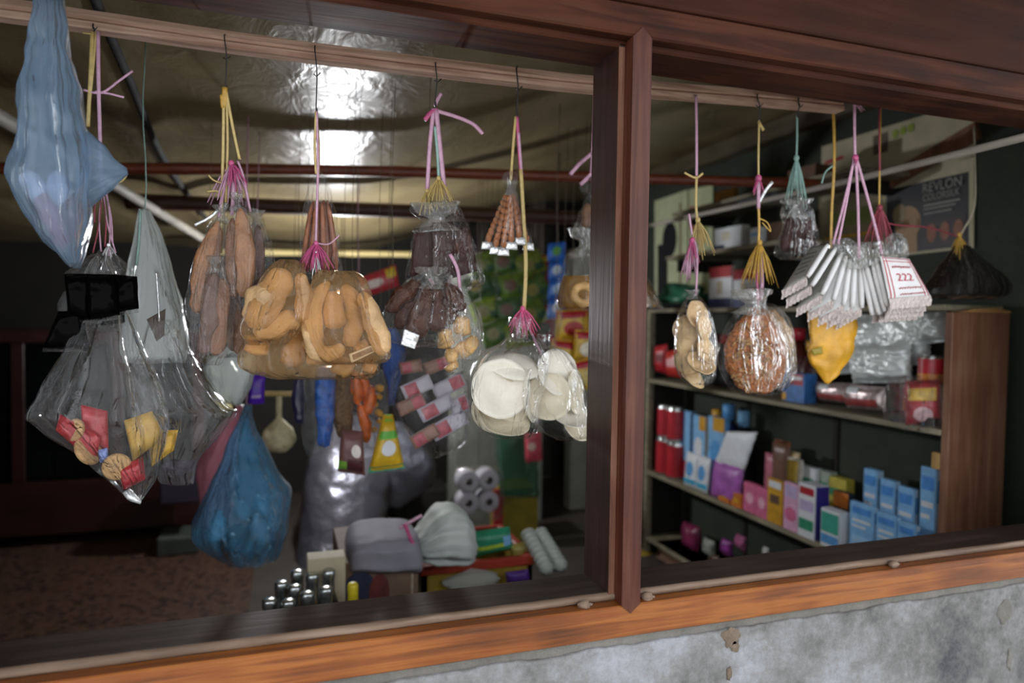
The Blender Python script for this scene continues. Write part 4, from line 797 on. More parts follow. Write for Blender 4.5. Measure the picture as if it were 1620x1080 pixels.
rope(r, 'string', 1.62, [(1393, 168), (1392, 240), (1391, 330)], GOLD, 4); rope(r, 'string', 1.615, [(1392, 170), (1391, 210), (1392, 270)], DKRED, 4); tassel(r, 1.62, 1392, 328, 40, 140, 64, 26, DKRED, 3, 37)
Y = 1.72; r = empty('dim_bag', at(1530, 470, Y), 'dim dark plastic bag gathered with gold string above the shelf end post', 'bag')
obj('bag_body', loft(Y, [(388, 1512, 1530), (405, 1500, 1545), (430, 1482, 1575), (455, 1466, 1592), (472, 1462, 1580)], .12, 36, 24, .2, .5, .006, 183, .92), film('#6a625a', .6, .5, .25, 'smoky_film', .6, 20, '#2c2622'), r)
tassel(r, Y, 1518, 372, 30, 150, 40, 14, GOLD, 2.6, 38); rope(r, 'tie_string', Y, [(1518, 392), (1521, 370), (1541, 330), (1543, 270), (1541, 200)], col('#a59a84', .6, key='twine'), 4); rope(r, 'tie_string', Y, [(1518, 375), (1470, 360), (1420, 356), (1396, 350)], DKRED, 2.5, Y2=1.63)

# ================================================================== shelves on the right wall and their goods
XS = 2.2; un = empty('shelf_unit', (2.4, 2.8, 0), 'wooden open shelf unit along the right wall, with a pale brown end post', 'shelf')
def part(name, a, b, mat, bev=.003): mb = MB(); mb.box(a, b, bev=bev); return obj(name, mb, mat, un, False)
YN, YF = 1.79, 3.86
part('end_panel', (XS+.002, YN-.03, 0), (2.48, YN, 1.545), SHELFWOOD)
mb = MB(); mb.add(*(lambda q: ([(x, YN-.031, z) for x, z in q]+[(x, YN+.001, z) for x, z in q], [tuple(range(len(q))), tuple(range(2*len(q)-1, len(q)-1, -1))]+[(k, len(q)+k, len(q)+(k+1) % len(q), (k+1) % len(q)) for k in range(len(q))]))([(XS+.03, 1.545), (XS+.1, 1.557), (XS+.2, 1.562), (XS+.25, 1.556), (2.48, 1.553), (2.48, 1.545)])); obj('broken_top', mb, wood('fresh_split_wood', [(.3, '#8a6038'), (.6, '#b58a58')], (3, 30, 30)), un, False)
part('far_post', (XS, YF-.04, 0), (XS+.04, YF, 1.57), PLYEDGE); part('far_panel', (XS+.04, YF-.02, 0), (2.485, YF, 1.57), W_DARK)
for z in (1.572, 1.13, .545, .12): part('shelf_board', (XS, YN, z-.022), (2.485, YF-.02, z), PLYEDGE)
part('back_panel', (2.497, YN, 0), (2.51, YF, 1.55), W_GREEN)
for y in (2.55, 3.2): part('back_batten', (2.486, y, .1), (2.497, y+.03, 1.55), W_DARK)
part('side_block', (XS+.002, YN+.002, .985), (XS+.02, YN+.035, 1.045), wood('small_block', [(.3, '#8a6a3a'), (.6, '#b08c52')], (30, 30, 3)))
# two short wall shelves above
ws = empty('wall_shelf', (2.45, 3.2, 1.88), 'short pale wall shelf holding white and blue boxes', 'shelf')
mb = MB(); mb.box((2.24, 2.62, 1.872), (2.61, 3.72, 1.894), bev=.003); obj('board', mb, PLYEDGE, ws, False)
for y in (2.66, 3.66): mb = MB(); mb.box((2.3, y, 1.80), (2.61, y+.02, 1.872)); obj('bracket', mb, W_DARK, ws, False)
ws2 = empty('wall_shelf', (2.45, 3.2, 2.15), 'highest wall shelf under the roof beam', 'shelf')
mb = MB(); mb.box((2.28, 2.3, 2.145), (2.61, 3.72, 2.165), bev=.003); obj('board', mb, PLYEDGE, ws2, False)
for y in (2.4, 3.6): mb = MB(); mb.box((2.35, y, 2.08), (2.61, y+.02, 2.145)); obj('bracket', mb, W_DARK, ws2, False)

def carton(name, uL, uM, uR, vt, X, z, mats, label, prints=(), cat='box', group=None, dmax=.25, top=None, ajar=False):
    """box on a shelf: far-left, near and right corners as the photo shows them; prints on the face towards the room: (a0,b0,a1,b1,material,name)"""
    y0 = atX(uM, vt+20, X)[1]; y1 = atX(uL, vt+20, X)[1]; zt = atX(uM, vt, X)[2]; x1 = min(at(uR, vt+20, y0)[0], X+dmax, 2.48 if z < 1.8 else 2.6)
    r = empty(name, ((X+x1)/2, (y0+y1)/2, z), label, cat, group); mb = MB(); mb.box((X, y0, z), (x1, y1, zt), bev=.0015); bd = obj('body', mb, mats if not isinstance(mats, tuple) else mats[0], r, False)
    if isinstance(mats, tuple):
        mb = MB(); mb.box((X+.003, y0-.0012, z+.003), (x1-.003, y0+.0005, zt-.003)); obj('side_panel', mb, mats[1], bd, False)
    S = plane_S((X, y1, zt), (X, y0, zt), (X, y0, z), (X, y1, z))
    for k, p in enumerate(prints): obj(p[5], patch(S, *p[:4], lift=.0012+.0005*k, nu=2, nv=2, shape=p[6] if len(p) > 6 else None), p[4], bd, False)
    S2 = plane_S((X, y0, zt), (x1, y0, zt), (x1, y0, z), (X, y0, z))
    if top is not None:
        mb = MB(); mb.box((X+.002, y0+.002, zt-.0005), (x1-.002, y1-.002, zt+.0012)); obj('lid', mb, top, r, False)
    return r, S2
def bottle(name, u, v, vt, X, z, prof, mats, label, cat='bottle', group=None, n=18, Yp=None):
    """profile: (radius, height) as fractions of total height; mats: body, cap, label"""
    p = atX(u, (v+vt)/2, X) if Yp is None else at(u, (v+vt)/2, Yp); t = atX(u, vt, X) if Yp is None else at(u, vt, Yp); H = t[2]-z; c = (p[0], p[1], z)
    r = empty(name, c, label, cat, group); mb = MB(); mb.lathe([(a*H, b*H) for a, b in prof['body']], c, n); bd = obj('body', mb, mats[0], r)
    if 'cap' in prof: mb = MB(); mb.lathe([(a*H, b*H) for a, b in prof['cap']], c, n); obj('cap', mb, mats[1], r)
    if 'label' in prof: mb = MB(); mb.lathe([(a*H, b*H) for a, b in prof['label']], c, n, cap=False); obj('label', mb, mats[2], bd)
    return r
WB = col('#d5d8dc', .45, .06, 30); LB = col('#7fb2dd', .4, .15, 25); LB2 = col('#5a9ad2', .4, .15, 25); NAVY = col('#1d2a5c', .4, .2, 25); REDB = col('#a8202b', .4, .2, 25); PINKB = col('#cf6a8f', .4, .2, 25); YELB = col('#c9962a', .4, .2, 25); GREENB = col('#2f8a68', .4, .2, 25); PURP = col('#8b4aa0', .4, .2, 25); CYAN = col('#3fa3c8', .4, .15, 25); ORNG = col('#c8742a', .45, .25, 25); LILAC = col('#b9a8cc', .4, .15, 25); BLK = col('#17161a', .4, .2, 25); DGRN = col('#24402f', .4, .25, 25); BRNB = col('#5e4330', .7, .2, 25)
FB = [(.1, .08, .9, .2, col('#4a8ad0', .4, .2, 25), 'print_band'), (.12, .3, .88, .35, WB, 'print_band'), (.12, .41, .7, .45, WB, 'print_band'), (.15, .6, .85, .85, col('#9cc6e6', .4, .15, 25), 'print_band')]
# lower visible shelf, far end to near end
CAN = {'body': [(.25, 0), (.27, .02), (.27, .96), (.25, 1)], 'label': [(.272, .08), (.272, .9)], 'cap': [(.255, .985), (.255, 1.005)]}
for k, (u, vb, vt, zoff, m_, lb) in enumerate([(1054, 742, 690, 0, REDB, 'red tin at the far end of the lower shelf'), (1070, 748, 697, 0, REDB, 'second red tin on the lower shelf, beside the blue boxes')]):
    bottle('tin_can', u, vb, vt, 2.26, .545, CAN, (SILVER, SILVER, m_), lb, 'can', 'red tins')
for k, u in enumerate((1054, 1070)):
    b0 = atX(u, 692+k*6, 2.26)[2]; bottle('tin_can', u, 690, 640+k*3, 2.26, b0+.003, CAN, (SILVER, SILVER, REDB), ['upper red tin stacked at the far end of the lower shelf', 'upper red tin stacked next to the blue boxes'][k], 'can', 'red tins')
carton('blue_box', 1078, 1092, 1100, 652, 2.27, .545, (LB, NAVY), 'tall dark-edged blue box beside the red tins', [(.0, .0, .35, 1, NAVY, 'print_band'), (.4, .7, 1, .95, REDB, 'print_band')], group='tall blue detergent boxes')
carton('blue_box', 1096, 1116, 1122, 660, 2.28, .545, (LB, YELB), 'tall light blue box with a yellow corner, second of the row', [(.5, 0, 1, .2, YELB, 'print_band'), (.15, .3, .8, .6, WB, 'print_oval', 'oval'), (.5, .75, 1, .95, REDB, 'print_band')], group='tall blue detergent boxes')
carton('blue_box', 1120, 1146, 1154, 663, 2.28, .545, (LB, LB2), 'tall light blue box with yellow top band, third of the row', [(.3, 0, 1, .18, YELB, 'print_band'), (.15, .3, .85, .62, LB2, 'print_oval', 'oval'), (.4, .75, 1, .95, REDB, 'print_band')], group='tall blue detergent boxes')
for k, u in enumerate((1092, 1111)):
    r = empty('cleaner_pouch', atX(u, 770, 2.215), ['white and blue cleaner pouch standing in front, left one', 'white and blue cleaner pouch standing in front, right one'][k], 'pouch', 'white cleaner pouches')
    y0, y1 = atX(u+10, 740, 2.22)[1], atX(u-9, 740, 2.22)[1]; zt = atX(u, 716+k*6, 2.22)[2]
    mb, S = pillow([(2.235, y1, zt), (2.235, y0, zt), (2.22, y0, .547), (2.22, y1, .547)], .03, 8, 8, .05, .001, k); obj('wrapper', mb, WB, r); obj('print_oval', patch(S, .2, .25, .8, .7, .001, shape='oval'), LB2, r); obj('print_band', patch(S, .05, .75, .95, .9, .001), CYAN, r)
r = empty('purple_pouch', atX(1150, 780, 2.22), 'open purple and white pouch with a flared top on the lower shelf', 'pouch')
y0, y1, zt = atX(1172, 740, 2.23)[1], atX(1125, 740, 2.23)[1], atX(1150, 735, 2.23)[2]
mb, S = pillow([(2.25, y1, zt), (2.25, y0, zt), (2.23, y0, .547), (2.23, y1, .547)], .05, 10, 10, .03, .003, 3); obj('wrapper', mb, col('#a05aa8', .4, .3, 20), r)
mb, S = pillow([(2.25, y1-.1, zt+.17), (2.28, y0-.06, zt+.20), (2.25, y0, zt-.01), (2.25, y1, zt-.03)], .02, 10, 10, .03, .008, 4); obj('torn_flap', mb, WB, r)
for k, (u, vt, m_, cp, lb) in enumerate([(1152, 640, NAVY, LB2, 'dark blue bottle behind the blue boxes'), (1176, 650, BLK, LB, 'black bottle with light blue cap behind the purple pouch'), (1134, 648, BLK, YELB, 'black bottle with yellow cap behind the blue boxes')]):
    bottle('shampoo_bottle', u, 720, vt, 2.42, .545, {'body': [(.13, 0), (.15, .03), (.15, .7), (.06, .8), (.05, .84)], 'cap': [(.07, .82), (.07, 1), (.05, 1.01)]}, (m_, cp), lb, 'bottle')
r = empty('sachet_basket', atX(1235, 790, 2.30), 'small open basket of mixed cosmetic sachets on the lower shelf', 'basket')
c = atX(1238, 745, 2.36); c[2] = .547; mb = MB(); mb.lathe([(.07, 0), (.085, .02), (.1, .1), (.105, .1), (.09, .02)], c, 20); obj('basket_body', mb, FOILW, r)
for i, h in enumerate(['#c9b28a', '#8d5a3f', '#d0c8d8', '#b56a7a', '#6a4a3a', '#caa94a', '#d6d0c4']):
    a = i*.9; p = c+np.array([.05*math.cos(a), .06*math.sin(a), .18]); mb, S = pillow([p+np.array([0, .05, .13+.05*math.sin(i*2)]), p+np.array([.01, -.05, .13+.05*math.sin(i*2)]), p+np.array([0, -.05, -.1]), p+np.array([0, .05, -.1])], .018, 6, 6, .05, .002, i); obj('sachet', mb, col(h, .4, .25, 30), r)
carton('orange_pack', 1136, 1154, 1160, 776, 2.215, .545, ORNG, 'low orange pack at the edge of the lower shelf, left one', [(.2, .3, .8, .7, YELB, 'print_oval', 'oval')], 'pack', 'orange packs')
carton('orange_pack', 1156, 1172, 1178, 783, 2.215, .545, ORNG, 'low orange pack on the lower shelf, next to the pink packs', [(.2, .3, .8, .7, YELB, 'print_oval', 'oval')], 'pack', 'orange packs')
carton('pink_pack', 1176, 1196, 1204, 768, 2.22, .545, PINKB, 'pink soap pack on the lower shelf, left one', [(.2, .3, .8, .7, col('#e3a9bc', .4), 'print_oval', 'oval')], 'pack', 'pink soap packs')
carton('pink_pack', 1196, 1214, 1222, 775, 2.215, .545, PINKB, 'pink soap pack on the lower shelf, beside the yellow box', [(.2, .3, .8, .7, col('#e3a9bc', .4), 'print_oval', 'oval')], 'pack', 'pink soap packs')
carton('yellow_box', 1214, 1238, 1243, 762, 2.215, .545, (YELB, YELB), 'narrow yellow carton on the lower shelf', [(.1, .05, .9, .2, WB, 'print_band'), (.2, .35, .8, .55, BRNB, 'print_band')])
carton('pink_box', 1240, 1263, 1270, 768, 2.21, .545, (col('#d9a7c6', .4, .2, 20), PINKB), 'narrow pink and white carton between the yellow and the white one', [(.1, .5, .9, .8, PINKB, 'print_oval', 'oval'), (.1, .05, .9, .3, LILAC, 'print_band')])
carton('white_box', 1263, 1290, 1312, 770, 2.205, .545, (WB, col('#2c2a7a', .4, .2, 20)), 'white carton with red heading and deep blue side on the lower shelf', [(.08, .06, .92, .2, REDB, 'print_band'), (.1, .3, .9, .5, LILAC, 'print_band'), (.08, .65, .92, .85, GREENB, 'print_band')])
carton('medicine_box', 1298, 1328, 1344, 812, 2.203, .545, (WB, WB), 'low white carton with a green front at the near end of the lower shelf', [(.05, .08, .95, .6, col('#3fa08c', .4, .1, 20), 'print_band'), (.05, .66, .95, .9, LB2, 'print_band')])
carton('dark_box', 1318, 1342, 1352, 782, 2.30, .545, (col('#2a2438', .4), BLK), 'dark carton with an orange top behind the low white and green one', [(0, 0, 1, .3, ORNG, 'print_band'), (.2, .5, .8, .62, WB, 'print_band')])
for k, (a, b, c_, vt, X) in enumerate([(1262, 1290, 1300, 742, 2.40), (1285, 1312, 1325, 748, 2.42), (1310, 1338, 1352, 760, 2.42), (1240, 1262, 1275, 745, 2.44)]):
    carton('medicine_box', a, b, c_, vt, X, .545, [WB, col('#9aa89a', .5), col('#c2b44a', .5), WB][k], ['white carton in the back row behind the pink and white ones', 'greenish carton in the back row behind the dark blue sided one', 'yellowish carton in the back row left of the blue cartons', 'white carton in the back row, farthest from the blue cartons'][k], [(.1, .2, .9, .35, GREENB, 'print_band')], 'box', 'cartons in the back row')
G = 'light blue toothpaste style cartons'
for k, (a, b, c_, vt, X, lb) in enumerate([(1366, 1388, 1398, 745, 2.36, 'tall light blue carton in the back row, left end'), (1392, 1416, 1424, 762, 2.32, 'light blue carton in the back row, second from left'), (1420, 1446, 1453, 774, 2.29, 'light blue carton in the back row, third from left'), (1456, 1481, 1487, 742, 2.27, 'tallest light blue carton beside the shelf end post'), (1344, 1382, 1389, 803, 2.23, 'light blue carton in the front row, left end'), (1386, 1418, 1425, 818, 2.22, 'light blue carton in the front row, middle'), (1420, 1448, 1456, 832, 2.215, 'light blue carton in the front row, right end')]):
    r, S2 = carton('blue_carton', a, b, c_, vt, X, .545, (LB, col('#b6d2e8', .4, .1, 25)), lb, FB, 'box', G)
    obj('print_band', patch(S2, .15, .1, .85, .3, .002, 2, 2), LB2, r, False)
# bottom level
for k, (u, v, rp, h, lb) in enumerate([(1072, 878, 16, '#c9ced2', 'silvery ball of foil in the dark lower compartment'), (1100, 882, 9, '#7fae3c', 'lime green sachet in the dark lower compartment'), (1122, 866, 14, '#8f948c', 'grey packet in the dark lower compartment'), (1150, 866, 13, '#8a3a8a', 'purple sachet in the dark lower compartment'), (1172, 858, 12, '#a65a84', 'pink sachet in the dark lower compartment'), (1094, 850, 22, '#7a2a4c', 'magenta bag in the dark lower compartment'), (1212, 872, 7, '#c8c8c4', 'small white packet in the dark lower compartment'), (1130, 888, 12, '#5a4638', 'brown packet in the dark lower compartment')]):
    r = empty('loose_sachet', atX(u, v+rp, 2.36), lb, 'sachet'); c = atX(u, v, 2.36); s = mpp(c)*rp
    mb, S = pillow([c+np.array([0, s, s*.9]), c+np.array([0, -s, s]), c+np.array([0, -s*.9, -s]), c+np.array([0, s, -s*.8])], s*.9, 10, 10, .06, s*.22, k+200); obj('wrapper', mb, col('#dfe3e6', .25, .1, 30, .6, .3, key='foil', bscale=30) if k == 0 else col(h, .3, .35, 40, .4, bscale=40), r)
c = atX(1120, 900, 2.36); tz = float(c[2])-.03
mb = MB(); mb.box((2.24, 2.6, .12), (2.48, 3.7, tz), bev=.004); obj('carton', mb, BRNB, None, False, 'brown carton on the bottom shelf carrying the loose sachets', 'box')
packet('small_packet', [(1012, 868), (1060, 884), (1068, 905), (1012, 905)], 3.82, col('#c2a53c', .5, .2, 20), .05, label='mustard yellow packet at the far bottom of the shelf unit', cat='packet')

# upper shelf board z=1.13
packet('red_packet', [(1036, 548), (1056, 544), (1058, 592), (1037, 586)], 3.6, REDB, .05, [(.2, .3, .8, .6, col('#6a1018', .4), 'print_band')], 'glossy red packet at the far end of the middle shelf', group='red packets on the middle shelf', seed=1, Y2=[3.72, 3.62, 3.62, 3.72])
packet('red_packet', [(1054, 556), (1076, 552), (1078, 598), (1056, 594)], 3.45, col('#b5302a', .35, .3, 30), .05, [(.2, .3, .8, .6, col('#d6a0a0', .4), 'print_band')], 'orange-red packet on the middle shelf next to the glossy red one', group='red packets on the middle shelf', seed=2, Y2=[3.6, 3.48, 3.48, 3.6])
for k, (u, vt, m_, cp, lb) in enumerate([(1128, 528, DGRN, BLK, 'dark green bottle on the middle shelf behind the puffed crackers'), (1145, 530, BLK, REDB, 'black bottle with red cap on the middle shelf'), (1262, 520, col('#4a1712', .3), REDB, 'dark red jar on the middle shelf beside the crisp noodle cake'), (1285, 540, col('#3a1a16', .3), YELB, 'dark brown jar with yellow cap on the middle shelf')]):
    bottle('sauce_bottle', u, 590, vt, 2.38, 1.13, {'body': [(.2, 0), (.22, .03), (.22, .6), (.1, .75), (.08, .85)], 'cap': [(.1, .84), (.1, 1), (.08, 1.01)], 'label': [(.223, .15), (.223, .5)]}, (m_, cp, m_), lb)
carton('blue_pack', 1238, 1272, 1292, 592, 2.25, 1.13, col('#3d6fae', .4, .3, 25), 'blue pack with a red and yellow label on the middle shelf', [(.35, .02, .95, .4, REDB, 'print_band'), (.4, .1, .9, .22, WB, 'print_band'), (.0, .7, .2, .95, YELB, 'print_band')], 'pack')
for k, (q, y, lb) in enumerate([([(1292, 604), (1345, 606), (1350, 640), (1296, 632)], 2.35, 'silvery red printed bag lying on the middle shelf, left one'), ([(1335, 606), (1400, 612), (1402, 650), (1340, 645)], 2.2, 'silvery red printed bag lying on the middle shelf, right one')]):
    packet('foil_bag', q, y, col('#b9a8a6', .25, .35, 30, .5, .5, key='foil', bscale=30), .07, [(.1, .55, .9, .85, col('#8f3a3a', .4, .3, 40), 'print_band'), (.2, .1, .5, .35, WB, 'highlight_panel')], lb, 'bag', 'silvery red bags', 210+k, .07, [float(atX(*p, 2.27)[1]) for p in q])
packet('snack_pack', [(1432, 603), (1488, 600), (1490, 676), (1432, 672)], 1.86, col('#a52c38', .3, .35, 25, .4, bscale=25), .06, [(.1, .15, .9, .42, col('#c9a23a', .4, .3, 40), 'print_band'), (.25, .55, .8, .9, col('#c7a4a8', .4, .3, 40), 'print_oval', 'oval')], 'shiny red snack pack in clear film beside the shelf end post', 'packet', None, 220, .05, [1.93, 1.84, 1.84, 1.93])
packet('clear_pack', [(1424, 596), (1492, 592), (1494, 684), (1424, 680)], 1.80, CRISP, .10, (), 'clear film wrapped around the red snack pack by the shelf end post', 'film', None, 222, .05, [1.88, 1.81, 1.81, 1.88], amp=.008)
packet('clear_pack', [(1405, 602), (1434, 600), (1436, 672), (1398, 664)], 1.95, CRISP, .05, (), 'clear plastic wrap hanging over the middle shelf edge', 'film', None, 221)
for k, (u, vt, zo, lb) in enumerate([(1452, 560, 1.22, 'lower red and yellow labelled tin stacked near the shelf end post'), (1474, 525, 1.33, 'upper red and yellow labelled tin stacked near the shelf end post')]):
    X = 2.27; p = atX(u, 580, X); c = (X, p[1], zo-.055); r = empty('tin_can', c, lb, 'can', 'red and yellow labelled tins'); mb = MB(); mb.lathe([(.042, 0), (.044, .003), (.044, .106), (.042, .109)], c, 24); bd = obj('body', mb, SILVER, r)
    for a, b, m_, nn in ((.012, .045, col('#c9781e', .35), 'label_band'), (.045, .1, REDB, 'label_band')): mb = MB(); mb.lathe([(.0448, a), (.0448, b)], c, 24, cap=False); obj(nn, mb, m_, bd)
    mb = MB(); mb.lathe([(.036, .1085), (.036, .1105)], c, 24); obj('lid', mb, SILVER, r)
mb = MB(); c = atX(1463, 590, 2.27); mb.box((2.215, c[1]-.09, 1.13), (2.33, c[1]+.1, 1.163), bev=.003); obj('tin_tray', mb, BLK, None, False, 'dark flat tray under the lower labelled tin', 'tray')
for k, (q, y, lb) in enumerate([([(1318, 502), (1402, 494), (1405, 588), (1320, 592)], 2.5, 'large silver foil bag at the back of the middle shelf, left one'), ([(1388, 492), (1468, 490), (1470, 575), (1392, 584)], 2.3, 'large silver foil bag at the back of the middle shelf, beside the tins'), ([(1345, 545), (1440, 540), (1442, 605), (1350, 606)], 2.42, 'low silver foil bag in front of the two larger ones'), ([(1450, 488), (1498, 488), (1498, 540), (1452, 545)], 2.05, 'silver foil bag behind the upper tin')]):
    packet('foil_bag', q, y, col('#e6ecea', .34, .1, 12, .9, .25, key='foil', bscale=14), .10, (), lb, 'bag', 'silver foil bags', 230+k, .07, [float(atX(*p, (2.40, 2.40, 2.31, 2.38)[k])[1]) for p in q], amp=.016)

# top of the unit and wall shelves
for k, (a, b, c_, vt, X, lb) in enumerate([(1122, 1158, 1164, 420, 2.28, 'red, white and blue box on top of the shelf unit, left one'), (1160, 1196, 1204, 424, 2.27, 'red, white and blue box on top of the shelf unit, right one')]):
    carton('medicine_box', a, b, c_, vt, X, 1.572, (WB, col('#8f8a86', .5)), lb, [(0, 0, 1, .26, REDB, 'print_band'), (0, .76, 1, 1, NAVY, 'print_band'), (.35, .35, .6, .65, col('#b4a890', .5), 'print_mark')], group='red white and blue boxes', top=REDB)
for k, (a, b, c_, vt, X, m_, lb, pr_) in enumerate([(1130, 1172, 1186, 355, 2.28, (WB, col('#a9a49c', .5)), 'white box with blue foot and green top on the wall shelf', [(0, .8, .4, 1, NAVY, 'print_band'), (.3, .2, .6, .6, col('#c9c4b0', .5), 'print_mark')]), (1186, 1206, 1214, 358, 2.27, (WB, WB), 'narrow pale box right of the white one on the wall shelf', [(.1, .3, .9, .5, LB, 'print_band')]), (1214, 1260, 1290, 345, 2.28, (BRNB, BLK), 'brown box in shadow on the wall shelf', [])]):
    carton('shelf_box', a, b, c_, vt, X, 1.894, m_, lb, pr_, top=GREENB if k == 0 else None)
for k, (a, b, c_, vt, X, m_, lb) in enumerate([(1168, 1222, 1245, 308, 2.32, col('#a9b4c8', .5, .1, 20), 'pale blue box on the highest wall shelf'), (1130, 1160, 1168, 296, 2.34, col('#9a6a1e', .5, .3, 30), 'amber bottle box on the highest wall shelf, left'), (1246, 1290, 1320, 258, 2.34, BRNB, 'brown cardboard box on the highest wall shelf')]):
    carton('shelf_box', a, b, c_, vt, X, 2.165, m_, lb)
mb = MB(); c = atX(1075, 470, 2.30); mb.tube([(2.30, c[1]+.16, 1.594), (2.30, c[1]-.25, 1.594)], .021, 16); obj('dark_bottle', mb, col('#101214', .1, .2, 20), None, True, 'dark glossy bottle lying on top of the shelf unit', 'bottle')
r = empty('green_bag', atX(1075, 468, 2.42), 'crumpled green bag on top of the shelf unit by the middle post', 'bag'); c = atX(1078, 455, 2.42); mb = MB(); mb.ball((c[0], c[1], 1.65), .13, (.8, 1.5, .62), .6, 3, 22, 14, 40); obj('bag_body', mb, col('#2f6a50', .35, .3, 15, .5, bscale=20), r)

# ---- posters on the right wall
def poster(name, q, X, mat, label, prints=(), border=None):
    C = [atX(u, v, X) for u, v in q]; S = plane_S(*C); r = empty(name, C[3], label, 'poster'); mb = MB(); F = [S(a, b, 1, .002) for a, b in ((0, 0), (1, 0), (1, 1), (0, 1))]; B = [S(a, b, 1, 0) for a, b in ((0, 0), (1, 0), (1, 1), (0, 1))]
    mb.add(F+B, [(0, 1, 2, 3), (7, 6, 5, 4), (0, 4, 5, 1), (1, 5, 6, 2), (2, 6, 7, 3), (3, 7, 4, 0)]); sh = obj('sheet', mb, mat, r, False)
    for k, p in enumerate(prints): obj(p[5], patch(S, *p[:4], lift=.0028+.0006*k, nu=3, nv=3, shape=p[6] if len(p) > 6 else None), p[4], sh, False)
    return r, S
CREAM = col('#b3ab90', .7, .1, 12); SKIN = col('#a08262', .6, .15, 15); SKIN2 = col('#8a5c48', .6, .2, 30); INK = col('#191a1f', .5, .2, 15); GREYT = col('#8a8880', .5, .1, 40); PALEG = col('#b9bf9a', .7, .1, 10)
r, S = poster('hair_colour_poster', [(1396, 284), (1541, 248), (1541, 392), (1396, 408)], 2.612, CREAM, 'framed black advertising poster with a pale face and small portraits on the right wall',
    [(.055, .15, .955, .97, INK, 'black_field'), (.16, .40, .46, .82, SKIN, 'face', 'oval'), (.26, .70, .42, .97, SKIN, 'neck'), (.14, .36, .30, .62, col('#8b7a5a', .6), 'hair', 'oval'), (.50, .62, .93, .93, col('#2c2023', .5), 'portrait_panel'), (.53, .66, .63, .88, SKIN2, 'portrait', 'oval'), (.67, .66, .77, .88, SKIN2, 'portrait', 'oval'), (.81, .66, .91, .88, SKIN2, 'portrait', 'oval'), (.5, .43, .88, .45, GREYT, 'print_line'), (.5, .475, .84, .49, GREYT, 'print_line'), (.5, .53, .8, .545, GREYT, 'print_line'), (.36, .58, .44, .66, SKIN, 'ear', 'oval')])
obj('lettering', text_mb('REVLON', S, .50, .18, .90, .29, .012), GREYT, r.children[0], False); obj('lettering', text_mb('COLORSILK', S, .50, .31, .88, .39, .012), GREYT, r.children[0], False)
r, S = poster('calendar_sheet', [(1300, 232), (1541, 158), (1541, 246), (1300, 320)], 2.612, CREAM, 'long cream sheet with small pictures above the black poster',
    [(.03, .28, .18, .34, REDB, 'print_line'), (.03, .55, .3, .6, GREYT, 'print_line'), (.40, .10, .50, .45, col('#5a5040', .6, .4, 30), 'picture'), (.53, .10, .57, .26, col('#8a9a3a', .6), 'print_dot', 'oval'), (.58, .09, .62, .25, col('#8a9a3a', .6), 'print_dot', 'oval'), (.63, .08, .67, .24, col('#8a9a3a', .6), 'print_dot', 'oval'), (.12, .7, .34, .92, DGRN, 'picture', 'oval')])
r, S = poster('wall_sheet', [(1296, 312), (1398, 284), (1398, 410), (1296, 418)], 2.614, col('#8f8468', .7, .2, 8), 'brownish paper sheet left of the black poster', [(.2, .3, .8, .5, col('#7d8a4c', .6), 'picture'), (.1, .62, .9, .66, YELB, 'print_line')])
mb = MB(); a, b = atX(1395, 292, 2.59), atX(1545, 205, 2.59); d = np.array([0, b[1]-a[1], b[2]-a[2]]); n_ = np.array([0, -d[2], d[1]]); n_ = n_/np.linalg.norm(n_)*.035
mb.add([a+n_, b+n_, b-n_, a-n_]+[p+np.array([.02, 0, 0]) for p in (a+n_, b+n_, b-n_, a-n_)], [(0, 1, 2, 3), (7, 6, 5, 4), (0, 4, 5, 1), (1, 5, 6, 2), (2, 6, 7, 3), (3, 7, 4, 0)]); obj('brace_board', mb, SHELFWOOD, None, False, 'brown board nailed slantwise across the cream sheet', 'board')
r, S = poster('picture_poster', [(1036, 318), (1088, 300), (1088, 470), (1036, 476)], 2.612, PALEG, 'pale greenish poster with a dark figure near the middle post', [(.25, .25, .7, .6, INK, 'figure', 'oval'), (.1, .45, .42, .95, INK, 'figure'), (.78, .1, .82, .9, BRNB, 'print_line')])
r, S = poster('picture_poster', [(1090, 300), (1128, 292), (1128, 462), (1090, 470)], 2.611, col('#b5bb94', .7, .15, 8), 'second pale poster with brown marks, right of the dark figure', [(.05, .15, .25, .4, REDB, 'print_mark', 'oval'), (.4, .3, .8, .5, col('#8a9a5a', .6), 'print_mark', 'oval')])

# ================================================================== middle depth: goods inside the shop
# ---- blue mesh bag with bottles
Y = 2.55; r = empty('mesh_bag', at(385, 892, Y), 'blue carrier bag full of bottles hanging low in the middle', 'bag')
obj('bag_body', loft(Y, [(640, 385, 395), (670, 376, 402), (715, 356, 424), (755, 336, 448), (775, 328, 460), (820, 308, 458), (850, 306, 452), (880, 340, 440), (892, 372, 415)], .26, 52, 40, .14, .6, .01, 251, 1, .9, 9), BLUEM, r)
for i, (u, v, rp, h) in enumerate([(345, 835, 22, '#8fb8cc'), (375, 845, 24, '#31414a'), (410, 838, 22, '#9fb4c0'), (432, 850, 16, '#5a3f52'), (360, 862, 18, '#28343c'), (398, 862, 20, '#6c8ea0'), (415, 800, 16, '#7ea6ba'), (382, 805, 16, '#a9c8d6')]):
    c = at(u, v, Y+[0, .05, -.05, .03][i % 4]); s = mpp(c)*rp; mb = MB(); mb.lathe([(s*.5, -s), (s*.6, -s*.9), (s*.6, s*.5), (s*.25, s*.9), (s*.25, s*1.2)], c, 12, (math.sin(i*1.7)*.7, math.cos(i*2.3)*.4, .8)); obj('bottle', mb, col(h, .3, .3, 20), r)
hang(r, 390, 645, Y, PINK, 2.5); rope(r, 'bag_handle', Y-.01, [(392, 648), (398, 672), (402, 690)], PINKF, 6)
